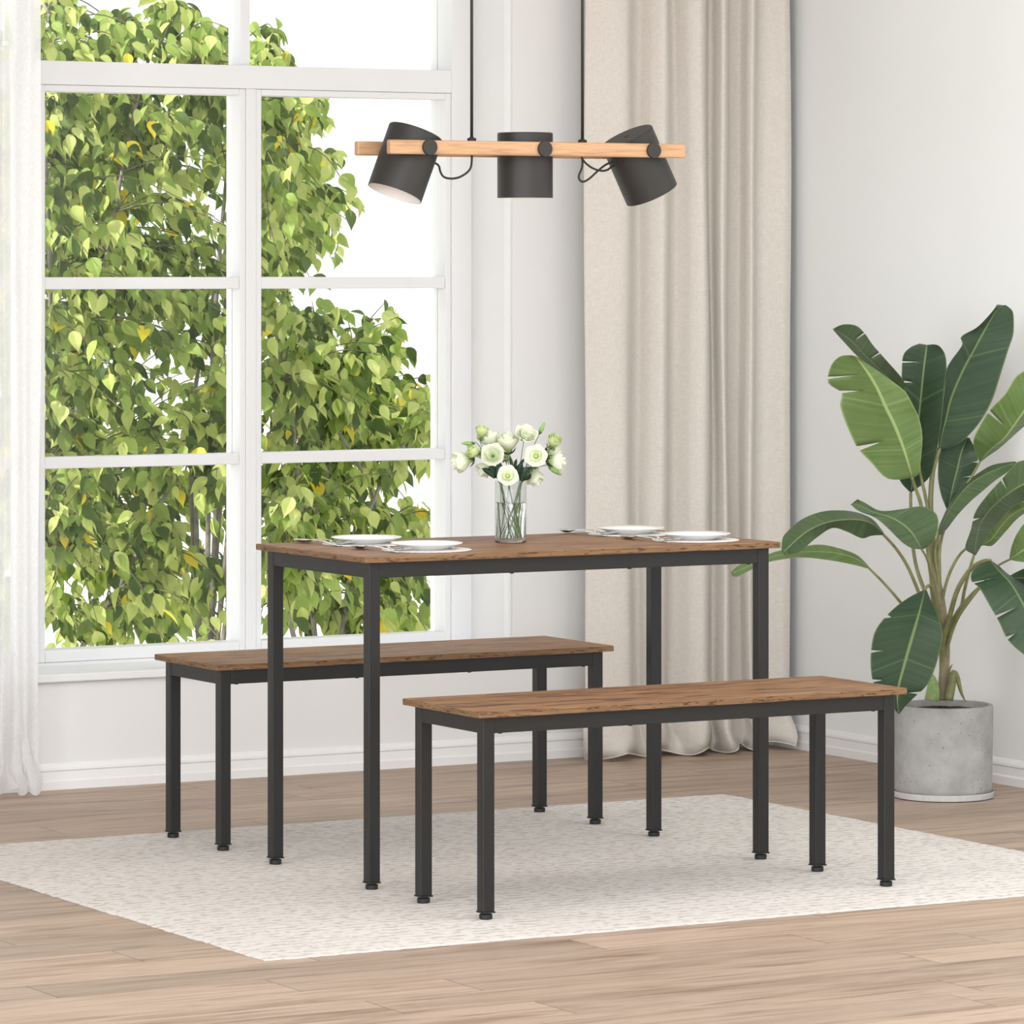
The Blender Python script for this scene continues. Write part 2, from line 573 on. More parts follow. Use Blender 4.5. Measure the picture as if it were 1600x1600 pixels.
# ------------------------------------------------------------------ mesh builder
class MB:
    def __init__(s):
        s.v, s.f, s.m, s.uv = [], [], [], []

    def add(s, verts, faces, mat=0, uvs=None):
        o = len(s.v)
        s.v += [tuple(map(float, p)) for p in verts]
        for k, fc in enumerate(faces):
            s.f.append(tuple(i + o for i in fc))
            s.m.append(mat if isinstance(mat, int) else mat[k])
            s.uv.append([uvs[i] for i in fc] if uvs is not None else [(0, 0)] * len(fc))

    def box(s, x0, x1, y0, y1, z0, z1, mat=0):
        s.add([(x0, y0, z0), (x1, y0, z0), (x1, y1, z0), (x0, y1, z0), (x0, y0, z1), (x1, y0, z1), (x1, y1, z1), (x0, y1, z1)],
              [(0, 3, 2, 1), (4, 5, 6, 7), (0, 1, 5, 4), (1, 2, 6, 5), (2, 3, 7, 6), (3, 0, 4, 7)], mat)

    def lathe(s, prof, n=32, center=(0, 0, 0), mat=0, axis=None, mats=None):
        """prof: list of (r, z); r==0 closes to a pole"""
        c = np.array(center, float)
        if axis is None:
            ex, ey, ez = np.eye(3)
        else:
            ez = np.array(axis, float)
            ez /= np.linalg.norm(ez)
            h = np.array([1, 0, 0]) if abs(ez[0]) < 0.8 else np.array([0, 1, 0])
            ex = np.cross(h, ez)
            ex /= np.linalg.norm(ex)
            ey = np.cross(ez, ex)
        verts, rings = [], []
        for r, z in prof:
            if r <= 1e-9:
                rings.append([len(verts)])
                verts.append(c + ez * z)
            else:
                rings.append(list(range(len(verts), len(verts) + n)))
                for k in range(n):
                    a = 2 * PI * k / n
                    verts.append(c + ex * r * math.cos(a) + ey * r * math.sin(a) + ez * z)
        faces, fm = [], []
        for i in range(len(rings) - 1):
            A, B = rings[i], rings[i + 1]
            mm = mats[i] if mats else mat
            for k in range(n):
                j = (k + 1) % n
                if len(A) == 1 and len(B) == 1:
                    continue
                if len(A) == 1:
                    faces.append((A[0], B[j], B[k]))
                elif len(B) == 1:
                    faces.append((A[k], A[j], B[0]))
                else:
                    faces.append((A[k], A[j], B[j], B[k]))
                fm.append(mm)
        s.add(verts, faces, fm)

    def tube(s, pts, rad, n=10, mat=0, cap=True):
        pts = [np.array(p, float) for p in pts]
        N = len(pts)
        rads = rad if isinstance(rad, (list, tuple, np.ndarray)) else [rad] * N
        up = None
        verts, faces = [], []
        for i in range(N):
            t = pts[min(i + 1, N - 1)] - pts[max(i - 1, 0)]
            t /= (np.linalg.norm(t) + 1e-12)
            if up is None:
                h = np.array([0, 0, 1.0]) if abs(t[2]) < 0.9 else np.array([1.0, 0, 0])
                up = np.cross(t, h)
            up = up - t * np.dot(up, t)
            up /= np.linalg.norm(up)
            sd = np.cross(t, up)
            for k in range(n):
                a = 2 * PI * k / n
                verts.append(pts[i] + rads[i] * (math.cos(a) * up + math.sin(a) * sd))
        for i in range(N - 1):
            for k in range(n):
                j = (k + 1) % n
                faces.append((i * n + k, i * n + j, (i + 1) * n + j, (i + 1) * n + k))
        if cap:
            faces.append(tuple(range(n))[::-1])
            faces.append(tuple(range((N - 1) * n, N * n)))
        s.add(verts, faces, mat)

    def grid(s, P, mat=0, uv=None, skip=None):
        """P[i][j] array of points"""
        ni, nj = len(P), len(P[0])
        verts = [P[i][j] for i in range(ni) for j in range(nj)]
        uvs = [uv[i][j] for i in range(ni) for j in range(nj)] if uv is not None else None
        faces = [(i * nj + j, i * nj + j + 1, (i + 1) * nj + j + 1, (i + 1) * nj + j)
                 for i in range(ni - 1) for j in range(nj - 1) if not (skip and skip(i, j))]
        s.add(verts, faces, mat, uvs)

    def build(s, name, mats, parent=None, origin=(0, 0, 0), smooth=False, bevel=0, seg=2, solid=0, auto=None):
        me = bpy.data.meshes.new(name)
        o0 = np.array(origin, float)
        me.from_pydata([tuple(np.array(p) - o0) for p in s.v], [], s.f)
        for mt in (mats if isinstance(mats, (list, tuple)) else [mats]):
            me.materials.append(mt)
        me.polygons.foreach_set('material_index', s.m)
        ul = me.uv_layers.new(name='UVMap')
        ul.data.foreach_set('uv', [c for fc in s.uv for q in fc for c in q])
        if smooth:
            me.polygons.foreach_set('use_smooth', [True] * len(me.polygons))
        me.update()
        if auto:
            me.set_sharp_from_angle(angle=math.radians(auto))
        ob = bpy.data.objects.new(name, me)
        COL.objects.link(ob)
        if parent is not None:
            ob.parent = parent
        else:
            ob.location = o0
        if bevel:
            md = ob.modifiers.new('bevel', 'BEVEL')
            md.width = bevel
            md.segments = seg
            md.limit_method = 'ANGLE'
            md.angle_limit = math.radians(40)
        if solid:
            md = ob.modifiers.new('solid', 'SOLIDIFY')
            md.thickness = solid
            md.offset = 0
        return ob


def tag(o, label=None, cat=None, group=None, kind=None):
    if label:
        o['label'] = label
    if cat:
        o['category'] = cat
    if group:
        o['group'] = group
    if kind:
        o['kind'] = kind
    return o


def thing(name, loc, label, cat, group=None, rotz=0, kind=None):
    o = bpy.data.objects.new(name, None)
    o.empty_display_size = 0.05
    COL.objects.link(o)
    o.location = loc
    o.rotation_euler = (0, 0, rotz)
    return tag(o, label, cat, group, kind)


def copy_tree(o, parent=None):
    c = o.copy()
    COL.objects.link(c)
    if parent is not None:
        c.parent = parent
    for ch in list(o.children):
        copy_tree(ch, c)
    return c


def catmull(pts, n):
    """resample polyline of arrays smoothly into n points (uniform in index)"""
    P = np.array(pts, float)
    K = len(P)
    out = []
    for t in np.linspace(0, K - 1, n):
        i = min(int(t), K - 2)
        f = t - i
        p0, p1, p2, p3 = P[max(i - 1, 0)], P[i], P[i + 1], P[min(i + 2, K - 1)]
        out.append(0.5 * ((2 * p1) + (-p0 + p2) * f + (2 * p0 - 5 * p1 + 4 * p2 - p3) * f * f + (-p0 + 3 * p1 - 3 * p2 + p3) * f ** 3))
    return np.array(out)


# ------------------------------------------------------------------ the room
YW, XW, ZC = 1.89, 1.932, 2.75        # window wall face, right wall face, ceiling
XL, YF = -5.0, -2.6
WX0, WX1, WZ0, WZ1 = -1.06, 1.038, 0.289, 2.52   # window opening
YG = 2.10                              # front plane of the window joinery

b = MB(); b.box(-7, XW + 0.25, -6, YW + 0.02, -0.1, 0)
tag(b.build('floor', M['floor']), kind='structure')
b = MB()
b.box(XL, WX0, YW, YW + 0.36, 0, ZC); b.box(WX1, XW + 0.25, YW, YW + 0.36, 0, ZC)
b.box(WX0, WX1, YW, YW + 0.36, 0, WZ0 - 0.001); b.box(WX0, WX1, YW, YW + 0.36, WZ1, ZC)
tag(b.build('wall_back', M['wall']), kind='structure')
b = MB(); b.box(XW, XW + 0.25, -3.2, YW, 0, ZC)
tag(b.build('wall_right', M['wall_right']), kind='structure')
b = MB(); b.box(XL - 0.2, XL, -1.7, YW + 0.36, 0, ZC)  # unseen wall, added to cut the light from the open left side
tag(b.build('wall_left_light_block', M['wall']), kind='structure')
b = MB(); b.box(XL - 0.2, XW + 0.25, YF, YW + 0.36, ZC, ZC + 0.2)
tag(b.build('ceiling', M['ceiling']), kind='structure')
b = MB(); b.box(-30, 30, -30, 40, -0.3, -0.2)
tag(b.build('ground', M['ground']), kind='structure')


def base_profile():
    # (out from wall, height): plinth, cove and moulded top
    return [(0, 0), (0.016, 0), (0.016, 0.022), (0.012, 0.027), (0.010, 0.048), (0.013, 0.052), (0.012, 0.058), (0.006, 0.066), (0.0, 0.070)]


b = MB()
pr = base_profile()
P = [[(x, YW - d, z) for d, z in pr] for x in (XL, XW)]
b.grid(P); tag(b.build('baseboard_back', M['trim']), kind='structure')
b = MB()
P = [[(XW - d, y, z) for d, z in pr] for y in (YW, -3.2)]
b.grid(P); tag(b.build('baseboard_right', M['trim']), kind='structure')

# casing bead at the right edge of the opening
b = MB(); b.box(WX1 - 0.003, WX1 + 0.009, YW - 0.004, YW + 0.02, WZ0 - 0.02, WZ1)
tag(b.build('trim_1', M['trim'], bevel=0.002), kind='structure')

# window
win = thing('window_1', (0, YG, WZ0), None, None, kind='structure')
WO = (0, YG, WZ0)
MULL = [-0.9926, -0.337, 0.3186]
MW = 0.0314
TZ0, TZ1 = 1.893, 1.958
b = MB()
b.box(0.972, WX1, YG, YG + 0.13, WZ0, WZ1)
b.box(WX0, MULL[0] + MW, YG, YG + 0.13, WZ0, WZ1)
b.box(MULL[0] + MW, 0.972, YG, YG + 0.13, WZ0, 0.318)
b.box(MULL[0] + MW, 0.972, YG, YG + 0.13, TZ0, TZ1)
b.box(MULL[0] + MW, 0.972, YG, YG + 0.13, 2.47, WZ1)
b.build('window_frame', M['frame'], win, WO, bevel=0.002)
for a in MULL[1:]:
    b = MB(); b.box(a, a + MW, YG + 0.001, YG + 0.129, 0.318, TZ0)
    b.build('mullion', M['frame'], win, WO, bevel=0.002)
    b = MB(); b.box(a + 0.004, a + 0.034, YG + 0.045, YG + 0.125, TZ1, 2.47)
    b.build('mullion', M['frame'], win, WO, bevel=0.002)
cols = [(MULL[i] + MW, MULL[i + 1] if i < 2 else 0.972) for i in range(3)]
for (xa, xb) in cols:
    st = 0.018
    y0, y1 = YG + 0.005, YG + 0.075
    za, zb = 0.3185, TZ0 - 0.0005
    b = MB()
    b.box(xa, xa + st, y0, y1, za, zb); b.box(xb - st, xb, y0, y1, za, zb)
    b.box(xa + st, xb - st, y0, y1, zb - st, zb); b.box(xa + st, xb - st, y0, y1, za, 0.352)
    sash = b.build('sash', M['frame'], win, WO, bevel=0.002)
    for z0, z1 in ((0.846, 0.877), (1.335, 1.368)):
        b = MB(); b.box(xa + st, xb - st, y0 + 0.003, y1 - 0.006, z0, z1)
        b.build('glazing_bar', M['frame'], sash, WO, bevel=0.003)
    for z0, z1 in ((0.352, 0.846), (0.877, 1.335), (1.368, zb - st)):
        b = MB(); b.box(xa + st, xb - st, YG + 0.052, YG + 0.056, z0, z1)
        b.build('glass_pane', M['pane'], sash, WO)
    tl = MB()
    xa2, xb2 = xa + 0.003, xb + 0.004 if xb < 0.9 else xb
    tl.box(xa2, xb2, YG + 0.085, YG + 0.089, TZ1, 2.47)
    tl.build('glass_pane', M['pane'], win, WO)
b = MB(); b.box(WX0 - 0.02, WX1 + 0.0, YW - 0.024, YG + 0.002, WZ0 - 0.001, 0.309)
b.build('window_sill', M['frame'], win, WO, bevel=0.003)

# ------------------------------------------------------------------ rug
RX0, RX1, RY0, RY1 = -1.176, 1.139, -1.034, 0.906
b = MB()
rnd = random.Random(5)
nx, ny = 160, 120
top = [[(RX0 + (RX1 - RX0) * i / nx + (rnd.uniform(-.003, .003) if i in (0, nx) else 0), RY0 + (RY1 - RY0) * j / ny + (rnd.uniform(-.003, .003) if j in (0, ny) else 0),
         0.0030 + 0.0012 * rnd.random() - (0.0015 if i in (0, nx) or j in (0, ny) else 0)) for j in range(ny + 1)] for i in range(nx + 1)]
b.grid(top)
edge = [top[i][0] for i in range(nx + 1)] + [top[nx][j] for j in range(1, ny + 1)] + [top[i][ny] for i in range(nx - 1, -1, -1)] + [top[0][j] for j in range(ny - 1, -1, -1)]
b.grid([[(p[0], p[1], 0.0005), p] for p in edge])
RUGZ = 0.0042
tag(b.build('rug', M['rug'], origin=(0, 0, 0), smooth=False), 'large cream woven rug under the dining table and benches', 'rug')


# ------------------------------------------------------------------ table and benches
def rounded_slab(L, W, z0, z1, r=0.006, n=4):
    b = MB()
    ring = []
    for cx, cy, a0 in ((L / 2 - r, W / 2 - r, 0), (-L / 2 + r, W / 2 - r, 90), (-L / 2 + r, -W / 2 + r, 180), (L / 2 - r, -W / 2 + r, 270)):
        for k in range(n + 1):
            a = math.radians(a0 + 90 * k / n)
            ring.append((cx + r * math.cos(a), cy + r * math.sin(a)))
    N = len(ring)
    v = [(x, y, z0) for x, y in ring] + [(x, y, z1) for x, y in ring]
    f = [tuple(range(N))[::-1], tuple(range(N, 2 * N))] + [(i, (i + 1) % N, N + (i + 1) % N, N + i) for i in range(N)]
    b.add(v, f)
    return b


def make_table(name, L, W, H, th, part, label, cat, group=None, zoff=0.0):
    root = thing(name, (0, 0, zoff), label, cat, group)
    H = H - zoff
    rounded_slab(L, W, H - th, H).build(part, M['wood'], root, bevel=0.0012, seg=1)
    lw = 0.0285
    ins = 0.0355
    RH = 0.0355
    ux, uy = L / 2 - ins, W / 2 - ins
    # apron rails
    for sy in (-1, 1):
        b = MB(); b.box(-ux + lw / 2, ux - lw / 2, sy * uy - lw / 2 + 0.0015, sy * uy + lw / 2 - 0.0015, H - th - RH, H - th)
        r = b.build('apron_rail', M['black'], root, bevel=0.0015)
        for x in (-ux + 0.035, -ux + 0.36, ux - 0.36, ux - 0.035):
            c = MB(); c.lathe([(0, -0.0028), (0.0045, -0.0024), (0.0055, 0), (0, 0)], 12, (x, sy * uy, H - th - RH))
            c.build('screw_head', M['rubber'], r, smooth=True)
    for sx in (-1, 1):
        b = MB(); b.box(sx * ux - lw / 2 + 0.0015, sx * ux + lw / 2 - 0.0015, -uy + lw / 2, uy - lw / 2, H - th - RH, H - th)
        b.build('apron_rail', M['black'], root, bevel=0.0015)
    for sx in (-1, 1):
        for sy in (-1, 1):
            b = MB(); b.box(sx * ux - lw / 2, sx * ux + lw / 2, sy * uy - lw / 2, sy * uy + lw / 2, 0.0155, H - th)
            leg = b.build('leg', M['black'], root, bevel=0.0025, seg=3)
            f = MB()
            q = lw / 2 + 0.0011
            f.box(sx * ux - q, sx * ux + q, sy * uy - q, sy * uy + q, 0.0135, 0.0165)
            f.lathe([(0, 0), (0.0134, 0), (0.0142, 0.001), (0.0142, 0.0095), (0.0132, 0.0105), (0.0075, 0.0107), (0.0075, 0.0135), (0, 0.0135)], 24, (sx * ux, sy * uy, 0))
            f.build('levelling_foot', M['rubber'], leg)
    return root


table = make_table('dining_table', 1.1039, 0.554, 0.75, 0.0139, 'tabletop',
                   'rustic brown wood dining table on a slim black metal frame, laid for four', 'table', zoff=RUGZ)


def camxy(cx, d):
    return cx * RT + d * FW - (0.0166 * RT + 10.439 * FW)


bench = make_table('bench', 1.1024, 0.3506, 0.4502, 0.0139, 'seat',
                   'brown wood bench with black metal legs, in front of the table', 'bench', 'dining benches', zoff=RUGZ)
bench2 = copy_tree(bench)
p = camxy(0.3239, 9.8938)
bench.location = (p[0], p[1], RUGZ)
p = camxy(-0.3095, 11.0113)
bench2.location = (p[0], p[1], RUGZ)
bench2['label'] = 'brown wood bench with black metal legs, behind the table below the window'

# ------------------------------------------------------------------ pendant lamp
lamp_o = thing('pendant_lamp', (0.0075, 0, 1.671), 'three-shade black pendant lamp on two light wood rails above the table', 'lamp')
LO = (0.0075, 0, 1.671)
LX0, LX1, LZ = -0.389, 0.404, 1.671
for y0 in (-0.09, 0.07):
    b = MB(); b.box(LX0, LX1, y0, y0 + 0.02, LZ - 0.0165, LZ + 0.0165)
    b.build('wooden_rail', M['oak'], lamp_o, LO, bevel=0.004, seg=3)
cordx = [onY(737, 218, 0)[0], onY(910, 218, 0)[0]]
for x in cordx:
    b = MB()
    b.box(x - 0.0085, x + 0.0085, -0.0705, 0.0705, LZ + 0.004, LZ + 0.014)
    b.lathe([(0.0105, 0), (0.0105, 0.0085), (0.006, 0.0095), (0.0035, 0.013), (0, 0.013)], 20, (x, 0, LZ + 0.0165))
    b.lathe([(0, 0), (0.006, 0), (0.006, 0.03), (0, 0.03)], 16, (x, 0, LZ - 0.014))
    b.build('cord_holder', M['rubber'], lamp_o, LO)
    b = MB(); b.tube([(x, 0, LZ + 0.02), (x, 0, 2.2), (x, 0, ZC - 0.02)], 0.0036, 10)
    b.build('hanging_cord', M['cable'], lamp_o, LO, smooth=True)
b = MB(); b.box(cordx[0] - 0.06, cordx[1] + 0.06, -0.03, 0.03, ZC - 0.03, ZC)
b.build('ceiling_plate', M['shade'], lamp_o, LO, bevel=0.004)


def shade(px_, py_, tilt):
    X = onY(px_, py_, -0.095)[0]
    Z = onY(px_, py_, -0.095)[2]
    Z = LZ
    R, Hh = 0.0652, 0.153
    t = math.radians(tilt)
    ax = np.array([math.sin(t), 0, math.cos(t)])      # towards the closed top
    c = np.array([X, 0, Z])
    topd, botd = 0.040, 0.040 - Hh
    b = MB()
    b.lathe([(0, topd), (0.004, topd), (R - 0.002, topd), (R, topd - 0.002), (R, botd), (R - 0.0018, botd), (R - 0.0018, topd - 0.004), (0, topd - 0.004)][::-1],
            56, c, axis=ax, mats=[1, 1, 0, 0, 0, 0, 0])
    s = b.build('lamp_shade', [M['shade'], M['shade_in']], lamp_o, LO, smooth=True, auto=35)
    b = MB()
    e = np.cross([0, 1, 0], ax)
    q = c + ax * (topd + 0.0002)
    b.lathe([(0, 0), (0.007, 0), (0.007, 0.0006), (0, 0.0006)], 16, q, axis=ax)
    b.build('cable_hole', M['rubber'], s, LO)
    b = MB()
    b.lathe([(0, -0.055), (0.018, -0.052), (0.029, -0.040), (0.031, -0.028), (0.024, -0.010), (0.014, 0.008), (0.013, 0.03), (0, 0.03)], 28, c, axis=ax)
    b.build('light_bulb', M['bulb'], s, LO, smooth=True)
    for sg in (-1, 1):
        b = MB()
        b.lathe([(0, 0), (0.0175, 0), (0.0185, 0.001), (0.0185, 0.007), (0.0175, 0.008), (0, 0.008)], 36, (X, sg * 0.09, Z), axis=(0, sg, 0))
        b.lathe([(0, 0), (0.006, 0), (0.006, 0.028), (0, 0.028)], 16, (X, sg * 0.064, Z), axis=(0, sg, 0))
        b.build('pivot_knob', M['shade'], lamp_o, LO, smooth=True, auto=35)
    return c, ax


shade(672, 231.5, 21.5)
shade(852, 234.5, 0)
shade(1022, 235.5, -27)


def cable(pts, y=0.0, ys=None):
    P = [onY(x, yy, ys[i] if ys else y) for i, (x, yy) in enumerate(pts)]
    b = MB(); b.tube(catmull(P, 44), 0.0026, 8)
    b.build('cable', M['cable'], lamp_o, LO, smooth=True)


cable([(737, 240), (737, 252), (735, 263), (728, 271), (716, 277.5), (703, 279), (693, 276), (688, 268), (686, 260), (682, 256), (674, 252)])
cable([(908, 240), (910, 252), (909, 263), (905, 273), (905, 280), (911, 284), (921, 279), (933, 268), (944, 259), (952, 255), (964, 253)])
cable([(908, 240), (911, 250), (920, 259), (930, 264.5), (941, 267), (950, 265), (956, 260), (966, 256)], ys=[0, 0, 0, -.005, -.008, -.008, -.004, 0])


# ------------------------------------------------------------------ place settings
TT = 0.75


def mk_plate():
    b = MB()
    b.lathe([(0, 0.0005), (0.040, 0.0005), (0.042, 0.0), (0.048, 0.0), (0.055, 0.004), (0.072, 0.0105), (0.0815, 0.0135), (0.0828, 0.0145), (0.0815, 0.0155),
             (0.070, 0.0122), (0.056, 0.0065), (0.048, 0.0035), (0, 0.003)], 72)
    return b.build('plate', M['china'], smooth=True)


def mk_mat():
    b = MB()
    n, prof = 96, []
    v = [(0, 0, 0.0022)]
    rings = [(0.09, 0.0022), (0.1005, 0.0022), (0.1025, 0.001), (0.1005, 0), (0.09, 0)]
    for r, z in rings:
        for k in range(n):
            a = 2 * PI * k / n
            rr = r + (0.0014 * math.sin(a * 36) if r > 0.095 else 0)
            v.append((rr * math.cos(a), rr * math.sin(a), z))
    v.append((0, 0, 0))
    f = [(0, 1 + k, 1 + (k + 1) % n) for k in range(n)]
    for i in range(len(rings) - 1):
        for k in range(n):
            j = (k + 1) % n
            f.append((1 + i * n + k, 1 + (i + 1) * n + k, 1 + (i + 1) * n + j, 1 + i * n + j))
    L = len(v) - 1
    o = 1 + (len(rings) - 1) * n
    f += [(L, o + (k + 1) % n, o + k) for k in range(n)]
    b.add(v, f)
    return b.build('placemat', M['lace'], smooth=False)


def ribbon(b, st, th=0.0016):
    """st: list of (y, z, halfwidth)"""
    n = len(st)
    V = []
    for (y, z, hw) in st:
        V += [(-hw, y, z), (-hw * .5, y, z + th), (hw * .5, y, z + th), (hw, y, z), (0, y, z - th * .3)]
    f = []
    for i in range(n - 1):
        for k in range(5):
            f.append((i * 5 + k, i * 5 + (k + 1) % 5, (i + 1) * 5 + (k + 1) % 5, (i + 1) * 5 + k))
    f += [(0, 4, 3, 2, 1), tuple((n - 1) * 5 + k for k in range(5))]
    b.add(V, f)


def mk_fork():
    r = thing('fork', (0, 0, 0), '', 'fork', 'forks on the dining table')
    b = MB()
    ribbon(b, [(0.100, 0.002, 0.004), (0.096, 0.002, 0.0085), (0.07, 0.004, 0.0075), (0.03, 0.0085, 0.0045), (-0.01, 0.010, 0.003), (-0.035, 0.007, 0.0032)])
    b.build('handle', M['steel'], r, smooth=True)
    b = MB()
    ribbon(b, [(-0.034, 0.0072, 0.0032), (-0.045, 0.0045, 0.009), (-0.058, 0.003, 0.0115), (-0.066, 0.003, 0.0115)])
    for x in (-0.0095, -0.0032, 0.0032, 0.0095):
        b.tube([(x, -0.062, 0.0038), (x, -0.08, 0.0048), (x, -0.096, 0.0075), (x * 0.97, -0.103, 0.0100)], [0.0017, 0.0017, 0.0014, 0.0007], 6)
    b.build('tines', M['steel'], r, smooth=True)
    return r


def mk_spoon():
    r = thing('spoon', (0, 0, 0), '', 'spoon', 'spoons on the dining table')
    b = MB()
    ribbon(b, [(-0.095, 0.002, 0.004), (-0.09, 0.002, 0.0075), (-0.06, 0.004, 0.006), (-0.02, 0.008, 0.004), (0.03, 0.009, 0.003), (0.05, 0.0075, 0.0035)])
    b.build('handle', M['steel'], r, smooth=True)
    b = MB()
    P = []
    for i in range(13):
        v = i / 12
        row = []
        for j in range(9):
            u = -1 + 2 * j / 8
            hw = 0.0165 * math.sqrt(max(0, 1 - (2 * v - 1) ** 2)) * (1.08 - .16 * v) + 0.0008
            row.append((u * hw, 0.048 + 0.055 * v, 0.0085 - 0.0065 * (1 - u * u) * math.sin(PI * v) - 0.0005 * v))
        P.append(row)
    b.grid(P)
    b.build('bowl', M['steel'], r, smooth=True, solid=0.0012)
    return r


pl0, mt0, fk0, sp0 = mk_plate(), mk_mat(), mk_fork(), mk_spoon()
settings = [  # image centre of the mat, words
    ((572.5, 849.5), 'at the back left of the table, nearest the window panes', 'back left'),
    ((666.5, 858.8), 'at the front left of the table, beside the table corner', 'front left'),
    ((985, 834.2), 'at the back right of the table, nearest the curtain', 'back right'),
    ((1087, 843.4), 'at the front right of the table, nearest the potted plant', 'front right')]
for i, ((x, y), words, pos) in enumerate(settings):
    c = onZ(x, y, TT + 0.001)
    mt = mt0 if i == 0 else copy_tree(mt0)
    mt.location = (c[0], c[1], TT)
    tag(mt, 'round pale woven placemat ' + words, 'placemat', 'placemats on the table')
    pl = pl0 if i == 0 else copy_tree(pl0)
    pl.location = (c[0], c[1], TT + 0.0022)
    tag(pl, 'white round plate ' + words, 'plate', 'white plates on the table')
    fk = fk0 if i == 0 else copy_tree(fk0)
    if i in (1, 3):
        q = onZ(x - 70, y - 0.4, TT + 0.002)
    else:
        q = onZ(x - 66, y - 1.0, TT + 0.002)
    fk.location = (q[0], q[1], TT + 0.0004)
    fk.rotation_euler = (0, 0, math.radians(8))
    fk['label'] = 'shiny steel fork lying left of the plate at the %s place setting' % pos
    s_ = sp0 if i == 0 else copy_tree(sp0)
    q2 = q + np.array([-0.024, -0.020, 0])
    s_.location = (q2[0], q2[1], TT + 0.0004)
    s_.rotation_euler = (0, 0, math.radians(4))
    s_['label'] = 'shiny steel spoon lying beside the fork at the %s place setting' % pos

# ------------------------------------------------------------------ vase with flowers
VC = onZ(798, 847.6, TT)
VX, VY = VC[0], VC[1]
b = MB()
b.lathe([(0, 0.0), (0.0345, 0.0), (0.0370, 0.002), (0.0370, 0.143), (0.0362, 0.1445), (0.0352, 0.143), (0.0350, 0.014), (0.033, 0.0115), (0, 0.011)], 64, (VX, VY, TT))
tag(b.build('vase', M['glass'], origin=(VX, VY, TT), smooth=True, auto=40), 'clear cylindrical glass vase of white flowers on the table', 'vase')
vase_ob = bpy.data.objects['vase']
b = MB()
b.lathe([(0, 0.0003), (0.0342, 0.0003), (0.0366, 0.0022), (0.0366, 0.0105), (0.033, 0.0109), (0, 0.0107)], 64, (VX, VY, TT))
b.build('thick_base', M['slug'], vase_ob, (VX, VY, TT), smooth=True, auto=40)
b = MB()
WT = 0.094
b.lathe([(0, 0.0112), (0.0328, 0.0117), (0.0348, 0.0145), (0.0348, WT), (0.034, WT - 0.0012), (0, WT - 0.0012)], 64, (VX, VY, TT))
tag(b.build('water', M['water'], origin=(VX, VY, TT), smooth=True, auto=40), 'clear water filling the lower half of the glass vase', 'water', kind='stuff')


def basis(n):
    n = np.array(n, float)
    n /= np.linalg.norm(n)
    h = np.array([0, 0, 1.0]) if abs(n[2]) < 0.9 else np.array([1.0, 0, 0])
    ex = np.cross(h, n)
    ex /= np.linalg.norm(ex)
    return ex, np.cross(n, ex), n


def bloom(b, c, n, R, H, opening, layers, rnd, mat=0):
    """petals around axis n; c is the base of the cup"""
    ex, ey, ez = basis(n)
    for L in range(layers):
        q = L / max(1, layers - 1) if layers > 1 else 0
        k = 5 if L < 2 else 4
        Rl = R * (1 - 0.48 * q)
        Hl = H * (0.92 + 0.12 * q)
        op = opening * (1 - 0.45 * q)
        for m_ in range(k):
            a0 = 2 * PI * (m_ + 0.5 * L + rnd.uniform(-.12, .12)) / k + 0.35 * L
            hw = (PI / k) * 1.55
            P, U = [], []
            ph = rnd.uniform(0, 6)
            nv, nu = 8, 9
            for i in range(nv + 1):
                v = i / nv
                r = Rl * ((1 - op) * (math.sin(min(1, v * 1.15) * PI / 2) ** 0.9 * (1 - 0.18 * v * v)) + op * (v ** 0.95) * 1.02)
                h = Hl * ((1 - op) * v + op * (0.55 * math.sin(v * PI * 0.62)))
                row, ur = [], []
                for j in range(nu):
                    u = -1 + 2 * j / (nu - 1)
                    wf = (0.35 + 0.65 * math.sin(min(1, v * 1.5 + .1) * PI / 2)) * math.sqrt(max(0.02, 1 - max(0, (v - 0.62) / 0.38) ** 2.6 * 0.6))
                    a = a0 + u * hw * wf
                    rr = r * (1 - 0.05 * abs(u)) + 0.035 * R * math.sin(3 * u + ph) * v * v
                    hh = h - Hl * 0.12 * (u * u) * v * v + 0.05 * R * math.sin(5 * u + ph) * v ** 3
                    row.append(c + ex * rr * math.cos(a) + ey * rr * math.sin(a) + ez * hh)
                    ur.append((u, v))
                P.append(row)
                U.append(ur)
            b.grid(P, mat, U)


def blade_leaf(b, p0, p1, w, bend, mat=0):
    """pointed leaf from p0 to p1"""
    p0, p1 = np.array(p0, float), np.array(p1, float)
    t = p1 - p0
    L = np.linalg.norm(t)
    t /= L
    sd = np.cross(t, FW3)
    sd /= np.linalg.norm(sd)
    up = np.cross(sd, t)
    P = []
    for i in range(9):
        v = i / 8
        hw = w * math.sin(PI * min(1, v * .9 + .08)) ** 0.9 * (1 - v ** 4) + 0.0002
        m_ = p0 + t * L * v + np.array(bend) * math.sin(PI * v)
        P.append([m_ - sd * hw + up * hw * .35, m_, m_ + sd * hw + up * hw * .35])
    b.grid(P, mat)


FW3 = np.array([FW[0], FW[1], 0.0])
RT3 = np.array([RT[0], RT[1], 0.0])
UP3 = np.array([0, 0, 1.0])
VD = float(np.dot(np.array([VX, VY]) - CXY, FW))       # depth of the vase


def dirv(rx, up, toward):
    return RT3 * rx + UP3 * up - FW3 * toward


Zf = lambda u, v: (700 + u * .11875, 650 + v * .11875)
